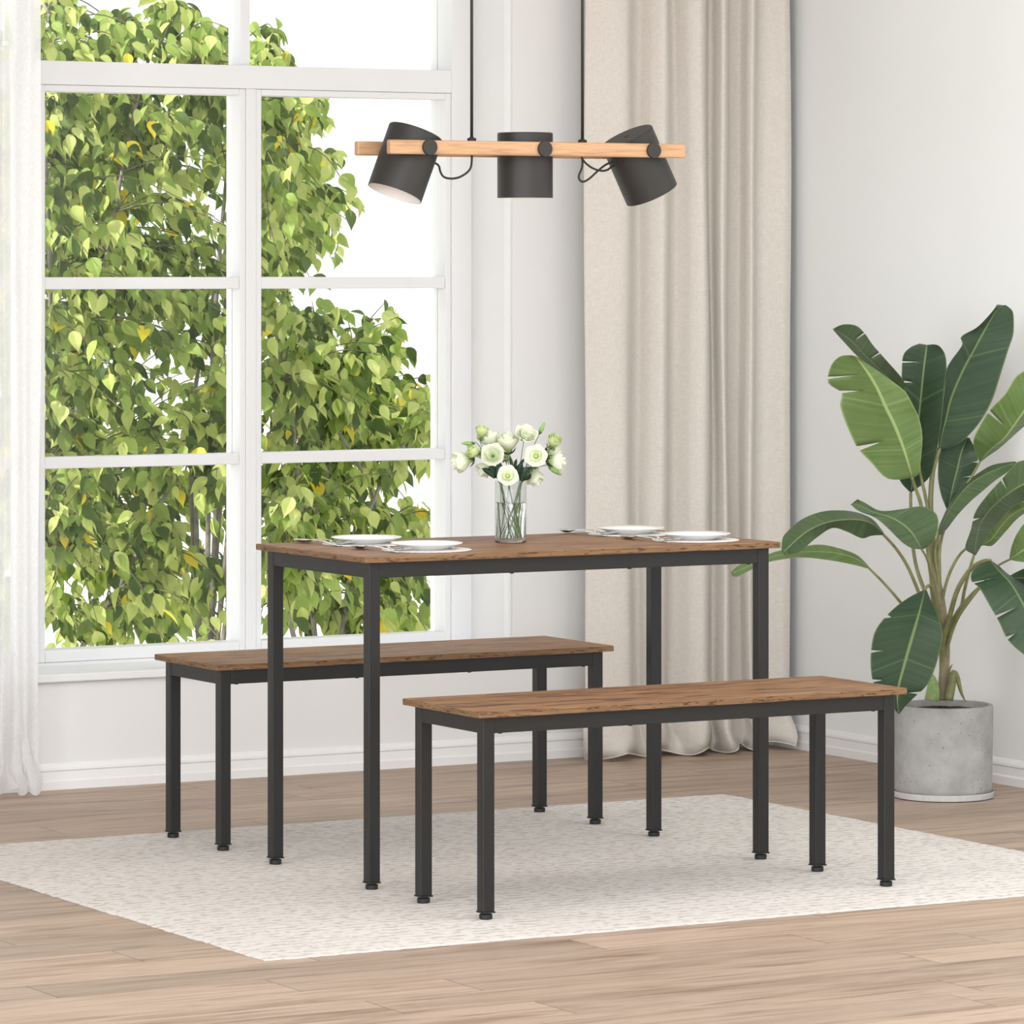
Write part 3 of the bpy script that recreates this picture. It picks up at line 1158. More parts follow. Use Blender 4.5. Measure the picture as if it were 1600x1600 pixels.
# (kind, zoom px of the bloom centre, depth offset, axis (right, up, toward viewer), radius m, opening, layers, label)
flowers = [
    ('open', (785, 790), -0.045, (0.05, 0.35, 1), 0.0255, 0.72, 2, 'wide open white bloom hanging lowest over the vase rim, facing front'),
    ('open', (1160, 530), -0.040, (-0.12, 0.25, 1), 0.0275, 0.72, 3, 'wide open white bloom with a bright green eye, right of the bouquet middle'),
    ('rose', (590, 520), -0.035, (-0.1, 0.35, 1), 0.025, 0.60, 5, 'ruffled rose-like white bloom left of the bouquet middle'),
    ('rose', (1020, 265), -0.015, (0.25, 0.8, 0.7), 0.025, 0.60, 5, 'ruffled white bloom at the top right of the bouquet'),
    ('cup', (790, 350), 0.0, (0.0, 1, 0.25), 0.025, 0.30, 3, 'upright white bloom at the top middle of the bouquet, seen from the side'),
    ('cup', (560, 310), 0.03, (-0.45, 1, 0.0), 0.024, 0.30, 2, 'pale white bloom behind the top left of the bouquet'),
    ('cup', (185, 590), -0.01, (-1, -0.28, 0.15), 0.026, 0.22, 2, 'big drooping white bloom at the far left of the bouquet'),
    ('gcup', (340, 470), -0.03, (-0.8, 0.2, 0.45), 0.0165, 0.15, 3, 'half-open green bloom below the left bud of the bouquet'),
    ('gcup', (445, 215), 0.01, (0.1, 1, 0.2), 0.0155, 0.12, 3, 'half-open green bloom standing at the top left of the bouquet'),
    ('gcup', (1390, 335), 0.0, (0.35, 0.75, 0.5), 0.0175, 0.22, 3, 'half-open green bloom at the right of the bouquet'),
    ('cup', (1390, 470), 0.03, (1, 0.1, 0.1), 0.018, 0.25, 2, 'pale white bloom tucked under the green bloom on the right'),
    ('cup', (1430, 600), -0.01, (1, -0.02, 0.1), 0.021, 0.18, 2, 'drooping white bloom at the far right of the bouquet'),
    ('cup', (480, 700), 0.02, (-0.75, -0.6, 0.2), 0.019, 0.3, 2, 'small white bloom drooping left of the vase rim'),
    ('cup', (1140, 800), 0.025, (0.35, -1, 0.15), 0.022, 0.25, 2, 'pale white bloom hanging down right of the vase rim'),
    ('bud', (1240, 150), 0.01, (0.45, 1, 0.1), 0.0055, 0, 1, 'closed green bud standing highest at the top right of the bouquet'),
    ('bud', (250, 362), 0.0, (-1, 0.02, 0.1), 0.0055, 0, 1, 'closed green bud pointing left at the left of the bouquet'),
    ('bud', (1420, 730), -0.02, (0.85, -0.55, 0.1), 0.0065, 0, 1, 'closed green bud drooping at the lower right of the bouquet'),
    ('cup', (760, 550), 0.04, (0, 0.3, 0.6), 0.012, 0.3, 2, 'small pale bloom deep in the middle of the bouquet'),
]
rnd = random.Random(11)
for i, (kind, zp, dd, ax, R, op, layers, label) in enumerate(flowers):
    x, y = Zf(*zp)
    C = atD(x, y, VD + dd)
    n = dirv(*ax)
    n /= np.linalg.norm(n)
    R *= {'open': 1.04, 'rose': 1.22, 'cup': 1.22, 'gcup': 1.15, 'bud': 1.0}[kind]
    H = {'open': R * 0.85, 'rose': R * 1.05, 'cup': R * 1.75, 'gcup': R * 1.9, 'bud': R * 5.2}[kind]
    base = C - n * H * (0.30 if kind in ('open', 'rose') else 0.5)
    ang = i * 2.399
    foot = np.array([VX + 0.020 * math.cos(ang + 2.5), VY + 0.020 * math.sin(ang + 2.5), TT + 0.013])
    lean = base - np.array([VX, VY, base[2]])
    lean[2] = 0
    ln = np.linalg.norm(lean) + 1e-9
    neck = np.array([VX, VY, TT + 0.138]) + lean / ln * min(0.026, ln * 0.6)
    mid = neck * 0.55 + base * 0.45 + np.array([0, 0, 0.012]) - n * 0.006
    root = thing('lisianthus', foot, label, 'flower', 'white flowers in the glass vase')
    sb = MB()
    sb.tube(catmull([foot, (foot * .5 + neck * .5), neck, mid, base - n * 0.010, base], 36), 0.00085, 7)
    sb.lathe([(0.0012, -0.004), (0.0035, -0.001), (0.0052, 0.003), (0.003, 0.005), (0, 0.005)], 10, base, axis=n)
    sb.build('stem', M['stem'], root, foot, smooth=True)
    bb = MB()
    if kind == 'bud':
        bb.lathe([(0, -0.002), (R * .6, 0.0), (R, H * .3), (R * .8, H * .6), (R * .35, H * .9), (0, H)], 12, base, axis=n)
        bb.build('bud', M['bud'], root, foot, smooth=True)
    else:
        bloom(bb, base, n, R, H, op, layers, rnd)
        bb.build('petals', M['pg'] if kind == 'gcup' else M['pw'], root, foot, smooth=True)
        if kind == 'open':
            eb = MB()
            eb.lathe([(0, 0), (0.0026, 0.001), (0.0034, 0.006), (0.0030, 0.009), (0, 0.0105)], 12, base, axis=n)
            eb.build('flower_centre', M['eye'], root, foot, smooth=True)
        # sepals
        sp_ = MB()
        k0 = 0.35 if kind == 'open' else 0.75
        ex, ey, ez = basis(n)
        for k in range(5):
            a = 2 * PI * k / 5
            d = ex * math.cos(a) + ey * math.sin(a)
            blade_leaf(sp_, base - n * .003, base + n * R * (k0 - .25) + d * R * .62, 0.0018, d * 0.003 - n * .002)
        sp_.build('sepals', M['bud'] if kind == 'gcup' else M['fleaf'], root, foot, smooth=True, solid=0.0004)
leafspec = {0: [((700, 880), (640, 640), .010), ((560, 780), (440, 690), .006)], 1: [((960, 860), (1060, 660), .013), ((900, 800), (985, 610), .009)],
            2: [((600, 800), (570, 650), .012)], 4: [((850, 720), (810, 520), .004), ((870, 720), (905, 560), .004)], 7: [((640, 820), (700, 610), .010)],
            11: [((1310, 620), (1400, 720), .005)], 13: [((1000, 840), (1100, 760), .010)], 3: [((930, 700), (1010, 560), .004)], 12: [((620, 820), (450, 700), .006)]}
fl_roots = [o for o in COL.objects if o.name.startswith('lisianthus')]
fl_roots.sort(key=lambda o: o.name)
for k, L in leafspec.items():
    r = fl_roots[k]
    for (a_, c_, wd) in L:
        lb = MB()
        blade_leaf(lb, atD(*Zf(*a_), VD - 0.012), atD(*Zf(*c_), VD - 0.022), wd, (0, 0, 0.004))
        lb.build('leaf', M['fleaf'], r, tuple(r.location), smooth=True, solid=0.0005)


# ------------------------------------------------------------------ curtains
def curtain(name, ctrl, top_z, bottom, mat, origin, label, flare=0.0, seed=1, solid=0.0012, nz=90, sub=14, hem=True):
    """ctrl: list of world (x, y) across the cloth"""
    rnd = random.Random(seed)
    pts = catmull(ctrl, (len(ctrl) - 1) * sub + 1)
    n = len(pts)
    cx = pts[:, 0].mean()
    P, U = [], []
    ph = [rnd.uniform(0, 6) for _ in range(6)]
    for i in range(nz + 1):
        z = top_z + (bottom - top_z) * (i / nz)
        low = max(0.0, 1 - (z - bottom) / 0.22)
        row, ur = [], []
        for k, (x, y) in enumerate(pts):
            s = k / (n - 1)
            sway = 0.004 * math.sin(z * 2.1 + s * 9 + ph[0]) + 0.002 * math.sin(z * 5 + s * 21 + ph[1])
            dx = sway + low ** 2 * flare * (s - 0.5) * 0.5
            dy = 0.004 * math.sin(z * 1.7 + s * 14 + ph[2]) - low ** 2 * (flare * 0.4 + 0.018 * math.sin(s * 23 + ph[3]) + 0.014 * math.sin(s * 41 + z * 30 + ph[4]))
            dx += low * 0.010 * math.sin(z * 46 + s * 30 + ph[5])
            zz = z
            if low > 0:
                zz += low ** 3 * (0.010 + 0.010 * math.sin(s * 31 + ph[4]))
            row.append((x + dx, min(y + dy, YW - 0.03), max(zz, 0.002)))
            ur.append((s, i / nz))
        P.append(row)
        U.append(ur)
    root = thing(name, origin, label, 'curtain')
    b = MB(); b.grid(P, 0, U)
    b.build('cloth', mat, root, origin, smooth=True, solid=solid)
    if hem:
        b = MB()
        b.tube([(P[i][0][0], P[i][0][1], P[i][0][2]) for i in range(0, nz + 1, 3)], 0.0022, 6)
        b.tube([(P[i][0][0] + 0.0185, P[i][0][1] - 0.009, P[i][0][2]) for i in range(0, nz + 1, 3)], 0.0007, 5)
        b.build('side_hem', mat, root, origin, smooth=True)
        b = MB()
        b.tube(P[-1], 0.002, 6)
        b.build('bottom_hem', mat, root, origin, smooth=True)
    return root


cpx = [(915, 0), (930, -.012), (955, -.030), (975, -.038), (984, -.028), (990, .012), (1000, .020), (1018, -.012), (1034, -.030), (1041, -.020), (1046, .014), (1056, .018),
       (1078, -.022), (1096, -.040), (1104, -.028), (1108, .014), (1116, .012), (1130, -.028), (1137, -.020), (1141, .022), (1156, .030), (1168, -.008), (1176, -.018), (1183, .016), (1200, .010), (1222, -.012), (1234, -.010)]
ctrl = []
for x, dy in cpx:
    q = onY(x, 600, 1.765 + dy * 1.2)
    ctrl.append((min(q[0], XW - 0.03), q[1]))
curtain('curtain', ctrl, ZC - 0.012, 0.004, M['linen'], (1.55, 1.775, 0), 'heavy beige linen curtain hanging in the corner right of the window', flare=0.03, seed=3)
spx = [(-150, 0), (-120, -.03), (-95, .02), (-70, -.03), (-45, .02), (-25, -.025), (-8, .015), (4, -.020), (12, -.004), (18, .018), (27, .012), (36, -.015), (44, -.022), (52, -.006), (62, 0.0)]
ctrl = [(onY(x, 600, 1.785 + dy)[0], onY(x, 600, 1.785 + dy)[1]) for x, dy in spx]
curtain('sheer_curtain', ctrl, ZC - 0.012, 0.004, M['sheer'], (-0.7, 1.785, 0), 'thin white sheer curtain at the left edge of the window', flare=0.008, seed=8, solid=0, hem=False)

# ------------------------------------------------------------------ potted plant
PC = onZ(1474, 1245.2, 0)
PX, PY = PC[0], PC[1]
PD = float(np.dot(np.array([PX, PY]) - CXY, FW))
b = MB()
b.lathe([(0, 0.0), (0.124, 0.0), (0.1325, 0.003), (0.1335, 0.016), (0.1315, 0.018), (0.1285, 0.012), (0, 0.009)], 72, (PX, PY, 0))
tag(b.build('plant_saucer', M['saucer'], origin=(PX, PY, 0), smooth=True, auto=40), 'pale round saucer under the grey concrete plant pot', 'saucer')
plant = thing('potted_plant', (PX, PY, 0.0095), 'tall broad-leaved green plant in a grey concrete pot by the right wall', 'plant')
PO = (PX, PY, 0.0095)
b = MB()
z0 = 0.0095
b.lathe([(0, z0), (0.119, z0), (0.1255, z0 + 0.005), (0.1275, z0 + 0.02), (0.1310, z0 + 0.228), (0.1300, z0 + 0.2335), (0.1275, z0 + 0.235), (0.1190, z0 + 0.235), (0.1180, z0 + 0.232), (0.115, z0 + 0.19), (0, z0 + 0.19)], 80, (PX, PY, 0))
b.build('pot', M['concrete'], plant, PO, smooth=True, auto=45)
b = MB()
rnd = random.Random(2)
n = 40
P = []
for i in range(12):
    r = 0.1165 * i / 11
    P.append([(PX + r * math.cos(2 * PI * k / n), PY + r * math.sin(2 * PI * k / n), 0.226 + 0.010 * (1 - r / 0.1165) + (rnd.uniform(-.003, .004) if 0 < i < 11 and k < n else 0)) for k in range(n)])
P = [row + [row[0]] for row in P]
b.grid(P); b.build('soil', M['soil'], plant, PO, smooth=True)


def banana(stations, D0, D1, el, er, mat, tears=(), arch=0.0, wav=0.006, seed=0):
    """stations: (M, L, R) pixel triples base->tip; el/er: depth of the left/right edge against the midrib"""
    Ms = catmull([s[0] for s in stations], 61)
    Ls = catmull([s[1] for s in stations], 61)
    Rs = catmull([s[2] for s in stations], 61)
    K = len(stations) - 1
    rn = random.Random(seed)
    ph = rn.uniform(0, 6)

    def samp(A, v):
        t = min(max(v, 0), 1) * 60
        i = min(int(t), 59)
        return A[i] + (A[i + 1] - A[i]) * (t - i)

    rows = [(v, 0, 0, 0) for v in np.linspace(0, 1, 41)]
    for (st, side, u0, wd) in tears:
        v0 = st / K
        rows = [r for r in rows if abs(r[0] - v0) > 0.013 or r[1] != 0]
        rows += [(v0 - 0.0005, side, u0, -wd), (v0 + 0.0005, side, u0, wd)]
    rows.sort(key=lambda r: r[0])
    us = [-1, -.985, -.85, -.68, -.5, -.32, -.15, -.045, 0, .045, .15, .32, .5, .68, .85, .985, 1]
    P, U = [], []
    for (v, side, u0, wd) in rows:
        row, ur = [], []
        for u in us:
            vv = v
            if side and u * side > u0:
                vv = v + wd * (u * side - u0) / (1 - u0)
            m_ = samp(Ms, vv)
            D = D0 + (D1 - D0) * vv - arch * math.sin(PI * vv)
            e = samp(Ls, vv) if u < 0 else samp(Rs, vv)
            a = abs(u)
            p = m_ + (e - m_) * a
            dep = D + (el if u < 0 else er) * a * math.sin(PI * min(1, max(.02, vv))) ** .5 + wav * a * a * math.sin(vv * 17 + ph + (2 if u < 0 else 0))
            # midrib stands a little proud
            if a < 0.05:
                dep -= 0.0015
            row.append(atD(p[0], p[1], dep))
            ur.append((u, vv))
        P.append(row)
        U.append(ur)

    def skip(i, j):
        (va, sa, u0a, wa), (vb, sb, u0b, wb) = rows[i], rows[i + 1]
        if sa and sb and sa == sb and wa < 0 < wb:
            uc = (us[j] + us[j + 1]) / 2
            return uc * sa > u0a
        return False
    b = MB(); b.grid(P, 0, U, skip)
    lf = b.build('leaf', mat, plant, PO, smooth=True, solid=0.0008)
    return lf


def stalk(leaf, px, rad, D, mat=None):
    """px polyline from crown to the leaf base; D list of depths"""
    P = [atD(x, y, d) for (x, y), d in zip(px, D)]
    n = 30
    C = catmull(P, n)
    r0, r1 = rad
    b = MB(); b.tube(C, [r0 + (r1 - r0) * k / (n - 1) for k in range(n)], 9)
    b.build('leaf_stalk', mat or M['stalk'], leaf, PO, smooth=True)


A = PD
CR = [(1472, 1093), (1473, 1040), (1470, 985)]     # the crown where the stalks meet


def stalk_to(leaf, px, rad, dend, c=3, dx=0, d0=0.0):
    pts = [(x + dx, y) for x, y in CR[:c]] + px
    n = len(pts)
    Ds = [A + d0 + (dend - A - d0) * (max(0, k - 1) / (n - 2)) ** 1.2 for k in range(n)]
    stalk(leaf, pts, rad, Ds)


B_ = banana
L1 = B_([((1425, 746), (1424, 747), (1427, 746)), ((1421, 728), (1387, 748), (1436, 738)), ((1414, 705), (1360, 721), (1440, 705)), ((1405, 680), (1339, 698), (1441, 679)),
         ((1395, 657), (1323, 664), (1436, 654)), ((1384, 635), (1313, 634), (1429, 638)), ((1373, 611), (1315, 614), (1415, 613)), ((1362, 590), (1294, 598), (1394, 596)),
         ((1350, 573), (1298, 572), (1368, 577)), ((1340, 561), (1312, 557), (1350, 565)), ((1334, 556), (1330, 555), (1338, 557))],
        A - 0.10, A - 0.22, 0.05, 0.02, M['bl_light'], [(2.9, -1, .45, .012), (6.1, -1, .5, .012), (7.3, -1, .35, .007)], seed=1)
stalk_to(L1, [(1455, 900), (1447, 835), (1439, 789), (1430, 762), (1425, 746)], (0.0075, 0.004), A - 0.10)
L2 = B_([((1412, 610), (1410, 612), (1415, 600)), ((1395, 596), (1388, 594), (1407, 588)), ((1378, 580), (1368, 580), (1393, 572)), ((1360, 563), (1350, 566), (1376, 553)),
         ((1346, 549), (1337, 554), (1363, 538)), ((1333, 535), (1324, 540), (1352, 522)), ((1320, 525), (1313, 528), (1338, 509)), ((1310, 518), (1306, 520), (1318, 507)), ((1302, 514), (1301, 514), (1303, 513))],
        A - 0.02, A + 0.03, 0.04, -0.06, M['bl_mid'], [(3.1, 1, .1, .006), (5.1, 1, .25, .006)], seed=2)
stalk_to(L2, [(1458, 900), (1450, 800), (1437, 735), (1432, 690), (1426, 640), (1412, 610)], (0.0065, 0.003), A - 0.02)
L3 = B_([((1423, 770), (1421, 768), (1425, 769)), ((1427, 745), (1405, 748), (1452, 746)), ((1430, 715), (1403, 710), (1462, 715)), ((1433, 685), (1403, 675), (1468, 680)), ((1436, 650), (1405, 640), (1472, 645)),
         ((1440, 610), (1408, 605), (1476, 610)), ((1443, 580), (1409, 582), (1479, 580)), ((1446, 557), (1411, 556), (1477, 555)), ((1448, 543), (1422, 543), (1468, 541)), ((1448, 539), (1437, 537), (1458, 538))],
        A + 0.02, A + 0.04, -0.03, -0.05, M['bl_dark'], [(5.35, -1, .45, .008), (6.6, -1, .3, .005)], seed=3)
stalk_to(L3, [(1452, 940), (1434, 894), (1426, 850), (1423, 793), (1423, 770)], (0.0065, 0.004), A + 0.02)
L4 = B_([((1468, 702), (1466, 702), (1472, 703)), ((1471, 680), (1468, 678), (1500, 692)), ((1477, 655), (1472, 645), (1528, 664)), ((1485, 622), (1474, 605), (1550, 626)), ((1503, 580), (1481, 572), (1565, 580)),
         ((1523, 543), (1503, 540), (1576, 545)), ((1533, 525), (1502, 526), (1583, 524)), ((1543, 507), (1526, 512), (1584, 503)), ((1555, 487), (1546, 492), (1582, 486)), ((1567, 477), (1558, 476), (1572, 477))],
        A + 0.0, A + 0.06, -0.05, 0.03, M['bl_dark'], seed=4)
stalk_to(L4, [(1465, 920), (1458, 850), (1454, 790), (1457, 740), (1464, 712), (1468, 700)], (0.010, 0.0055), A)
L5 = B_([((1481, 795), (1479, 795), (1483, 794)), ((1485, 777), (1471, 775), (1500, 770)), ((1490, 755), (1466, 750), (1517, 750)), ((1496, 732), (1466, 726), (1527, 728)), ((1501, 711), (1469, 706), (1527, 707)),
         ((1507, 695), (1480, 692), (1519, 692)), ((1513, 684), (1510, 683), (1515, 684))],
        A + 0.03, A + 0.08, -0.03, -0.02, M['bl_dark'], [(2.3, 1, .55, .012), (3.3, 1, .75, .012)], seed=5)
stalk_to(L5, [(1466, 905), (1463, 860), (1468, 828), (1476, 807), (1481, 795)], (0.007, 0.0032), A + 0.03)
L6 = B_([((1532, 721), (1530, 720), (1533, 721)), ((1543, 707), (1522, 700), (1545, 712)), ((1556, 696), (1522, 684), (1562, 700)), ((1569, 686), (1535, 658), (1580, 684)), ((1582, 669), (1549, 638), (1598, 668)),
         ((1597, 647), (1571, 615), (1622, 650)), ((1612, 625), (1588, 588), (1640, 628)), ((1630, 600), (1612, 575), (1650, 600)), ((1648, 575), (1640, 570), (1652, 576))],
        A - 0.06, A - 0.30, -0.03, 0.05, M['bl_light'], [(3.75, -1, .3, .012)], seed=6)
stalk_to(L6, [(1468, 900), (1470, 845), (1490, 790), (1515, 750), (1526, 731), (1532, 720)], (0.006, 0.0026), A - 0.06)
L7 = B_([((1467, 830), (1466, 829), (1469, 836)), ((1476, 812), (1474, 808), (1480, 826)), ((1488, 790), (1484, 787), (1496, 805)), ((1502, 770), (1498, 766), (1517, 783)), ((1518, 754), (1512, 752), (1537, 766)),
         ((1540, 741), (1532, 737), (1555, 751)), ((1563, 731), (1553, 726), (1572, 739)), ((1590, 723), (1585, 721), (1591, 724))],
        A - 0.04, A - 0.10, 0.04, -0.03, M['bl_mid'], seed=7)
stalk_to(L7, [(1466, 905), (1461, 870), (1464, 845), (1467, 830)], (0.006, 0.003), A - 0.04)
L9 = B_([((1522, 867), (1519, 865), (1525, 867)), ((1525, 845), (1508, 856), (1535, 850)), ((1531, 820), (1517, 828), (1546, 831)), ((1545, 798), (1524, 800), (1562, 815)), ((1560, 783), (1544, 772), (1574, 800)),
         ((1577, 770), (1566, 748), (1588, 789)), ((1597, 758), (1590, 722), (1606, 781)), ((1625, 748), (1615, 722), (1632, 775)), ((1655, 745), (1652, 742), (1657, 748))],
        A - 0.10, A - 0.36, -0.02, 0.06, M['bl_mid'], [(2.55, -1, .35, .010), (4.95, -1, .3, .007)], arch=0.05, seed=9)
stalk_to(L9, [(1482, 990), (1500, 956), (1507, 922), (1515, 890), (1522, 867)], (0.0065, 0.0035), A - 0.10, c=2)
L10 = B_([((1536, 851), (1534, 848), (1537, 852)), ((1549, 843), (1540, 838), (1551, 852)), ((1562, 825), (1552, 820), (1570, 832)), ((1577, 808), (1566, 803), (1588, 812)), ((1592, 798), (1580, 793), (1602, 802)),
          ((1612, 792), (1602, 784), (1618, 800)), ((1632, 795), (1630, 793), (1633, 797))],
         A - 0.05, A - 0.25, 0.02, 0.02, M['bl_light'], seed=10)
stalk_to(L10, [(1472, 941), (1481, 903), (1496, 872), (1512, 856), (1536, 851)], (0.0055, 0.003), A - 0.05)
L11 = B_([((1578, 874), (1577, 873), (1579, 875)), ((1590, 866), (1581, 853), (1597, 878)), ((1606, 855), (1590, 832), (1622, 878)), ((1630, 842), (1606, 815), (1650, 868)), ((1660, 830), (1640, 815), (1670, 845)), ((1690, 822), (1688, 820), (1690, 824))],
         A - 0.22, A - 0.42, 0.03, -0.02, M['bl_light'], seed=11)
stalk_to(L11, [(1483, 1000), (1494, 970), (1510, 945), (1536, 912), (1557, 886), (1578, 874)], (0.0065, 0.0026), A - 0.22, c=2)
L12 = B_([((1380, 835), (1379, 836), (1381, 833)), ((1366, 820), (1362, 837), (1364, 812)), ((1345, 812), (1346, 841), (1340, 801)), ((1318, 812), (1322, 830), (1312, 797.5)), ((1290, 817), (1300, 825), (1282, 800)),
          ((1265, 828), (1276, 840), (1252, 812)), ((1245, 843), (1262, 852), (1232, 829)), ((1232, 855), (1250, 862), (1223, 840)), ((1222, 865), (1230, 868), (1221, 857))],
         A - 0.12, A - 0.30, 0.04, 0.05, M['bl_mid'], seed=12)
stalk_to(L12, [(1452, 970), (1436, 927), (1418, 885), (1400, 857), (1380, 835)], (0.0065, 0.0035), A - 0.12)
L13 = B_([((1440, 858), (1437, 858), (1443, 858)), ((1433, 846), (1423, 856), (1458, 846)), ((1424, 832), (1408, 846), (1466, 822)), ((1411, 820), (1391, 829), (1462, 802)), ((1396, 811), (1376, 815), (1440, 791)),
          ((1381, 805), (1362, 806), (1408, 796)), ((1362, 799), (1350, 802), (1375, 798)), ((1345, 790), (1338, 796), (1352, 786)), ((1331, 787), (1329, 788), (1340, 780))],
         A - 0.22, A - 0.34, -0.02, 0.04, M['bl_mid'], seed=13)
stalk_to(L13, [(1459, 925), (1455, 895), (1448, 872), (1440, 858)], (0.005, 0.0028), A - 0.22)
L14 = B_([((1357, 887), (1355, 888), (1358, 886)), ((1335, 872), (1336, 883), (1340, 868)), ((1305, 864), (1300, 876), (1312, 857)), ((1270, 862), (1255, 871), (1280, 851)), ((1240, 864), (1222, 874), (1245, 856)),
          ((1212, 869), (1195, 880), (1212, 862)), ((1185, 879), (1170, 892), (1180, 874)), ((1160, 889), (1152, 901), (1155, 883)), ((1143, 897), (1144, 900), (1143, 893))],
         A - 0.06, A + 0.10, -0.03, 0.02, M['bl_light'], seed=14)
stalk_to(L14, [(1440, 985), (1407, 941), (1380, 910), (1357, 887)], (0.006, 0.0028), A - 0.06)
L15 = B_([((1445, 921), (1443, 922), (1447, 922)), ((1441, 940), (1418, 935), (1455, 940)), ((1435, 963), (1392, 955), (1466, 963)), ((1427, 990), (1368, 985), (1473, 992)), ((1420, 1014), (1361, 1018), (1468, 1018)),
          ((1412, 1042), (1361, 1048), (1461, 1044)), ((1405, 1068), (1366, 1070), (1449, 1070)), ((1402, 1090), (1382, 1092), (1428, 1090)), ((1403, 1106), (1396, 1106), (1414, 1104)), ((1404, 1115), (1402, 1114), (1406, 1115))],
         A - 0.22, A - 0.32, 0.05, 0.03, M['bl_dark'], [(2.3, -1, .8, .010), (4.0, -1, .75, .008), (5.7, -1, .65, .012), (6.6, 1, .55, .012)], arch=0.06, seed=15)
stalk_to(L15, [(1466, 960), (1460, 930), (1452, 915), (1445, 921)], (0.006, 0.004), A - 0.22)
L16 = B_([((1547, 876), (1545, 876), (1550, 877)), ((1556, 886), (1522, 888), (1560, 884)), ((1566, 896), (1517, 906), (1575, 897)), ((1578, 909), (1531, 920), (1592, 908)), ((1590, 927), (1546, 946), (1610, 922)),
          ((1602, 950), (1560, 970), (1628, 945)), ((1614, 978), (1575, 1000), (1640, 975)), ((1624, 1005), (1600, 1023), (1645, 1005)), ((1632, 1035), (1625, 1038), (1638, 1033))],
         A - 0.22, A - 0.42, -0.03, 0.05, M['bl_dark'], [(2.35, -1, .35, .012), (4.75, -1, .3, .010), (5.9, -1, .7, .010)], seed=16)
stalk_to(L16, [(1474, 1000), (1483, 967), (1496, 922), (1516, 890), (1534, 878), (1547, 876)], (0.0085, 0.005), A - 0.22, c=2)
L17 = B_([((1577, 903), (1576, 901), (1578, 905)), ((1592, 903), (1590, 893), (1596, 915)), ((1612, 905), (1608, 888), (1620, 925)), ((1640, 915), (1640, 900), (1642, 930)), ((1660, 925), (1659, 923), (1661, 927))],
         A - 0.18, A - 0.30, 0.03, 0.03, M['bl_dark'], seed=17)
stalk_to(L17, [(1480, 990), (1500, 950), (1530, 918), (1555, 904), (1577, 903)], (0.006, 0.0028), A - 0.18, c=2)
b = MB()
tp = [(1472, 1094, .0125), (1474, 1060, .0125), (1477, 1020, .0125), (1473, 980, .016), (1466, 940, .018), (1461, 905, .015), (1458, 870, .009)]
C = catmull([np.append(atD(x, y, A), r) for x, y, r in tp], 40)
b.tube(C[:, :3], list(C[:, 3]), 14)
b.build('stem_bundle', M['trunk'], plant, PO, smooth=True)


def spike(pts, w, mat, D):
    P = catmull([atD(x, y, D) for x, y in pts], 20)
    b = MB()
    b.tube(P, [w * (1 - (k / 19) ** 1.6) + 0.0006 for k in range(20)], 10)
    b.build('sprout', mat, plant, PO, smooth=True)


spike([(1456, 1094), (1458, 1075), (1456, 1060), (1451, 1047)], 0.020, M['sprout'], A - 0.03)
spike([(1482, 1094), (1487, 1070), (1490, 1052), (1496, 1060), (1502, 1082), (1509, 1097)], 0.012, M['stalk'], A - 0.02)
spike([(1478, 1075), (1482, 1050), (1488, 1038)], 0.007, M['trunk'], A + 0.01)

# ------------------------------------------------------------------ trees outside the window
Y0T, Y1T = 3.3, 5.0


def in_poly(x, y, poly):
    c = False
    j = len(poly) - 1
    for i in range(len(poly)):
        if (poly[i][1] > y) != (poly[j][1] > y) and x < (poly[j][0] - poly[i][0]) * (y - poly[i][1]) / (poly[j][1] - poly[i][1]) + poly[i][0]:
            c = not c
        j = i
    return c


def leaf_mesh(b, p, d, nrm, L, W, mat):
    """ovate pointed leaf hanging from p along d, folded along the midrib"""
    d = d / np.linalg.norm(d)
    sd = np.cross(d, nrm)
    sd /= (np.linalg.norm(sd) + 1e-9)
    up = np.cross(sd, d)
    st = [(0.0, 0.05, 0.0), (0.08, 0.52, 0.01), (0.22, 0.90, 0.015), (0.40, 1.0, 0.02), (0.60, 0.76, 0.01), (0.76, 0.42, -0.02), (0.88, 0.15, -0.05), (1.0, 0.0, -0.11)]
    V, f = [], []
    for t, wv, cz in st:
        m_ = p + d * L * t + up * L * cz
        V += [m_ - sd * W * wv + up * W * wv * .30, m_, m_ + sd * W * wv + up * W * wv * .30]
    for i in range(len(st) - 1):
        f += [(3 * i, 3 * i + 1, 3 * i + 4, 3 * i + 3), (3 * i + 1, 3 * i + 2, 3 * i + 5, 3 * i + 4)]
    b.add(V, f, mat)


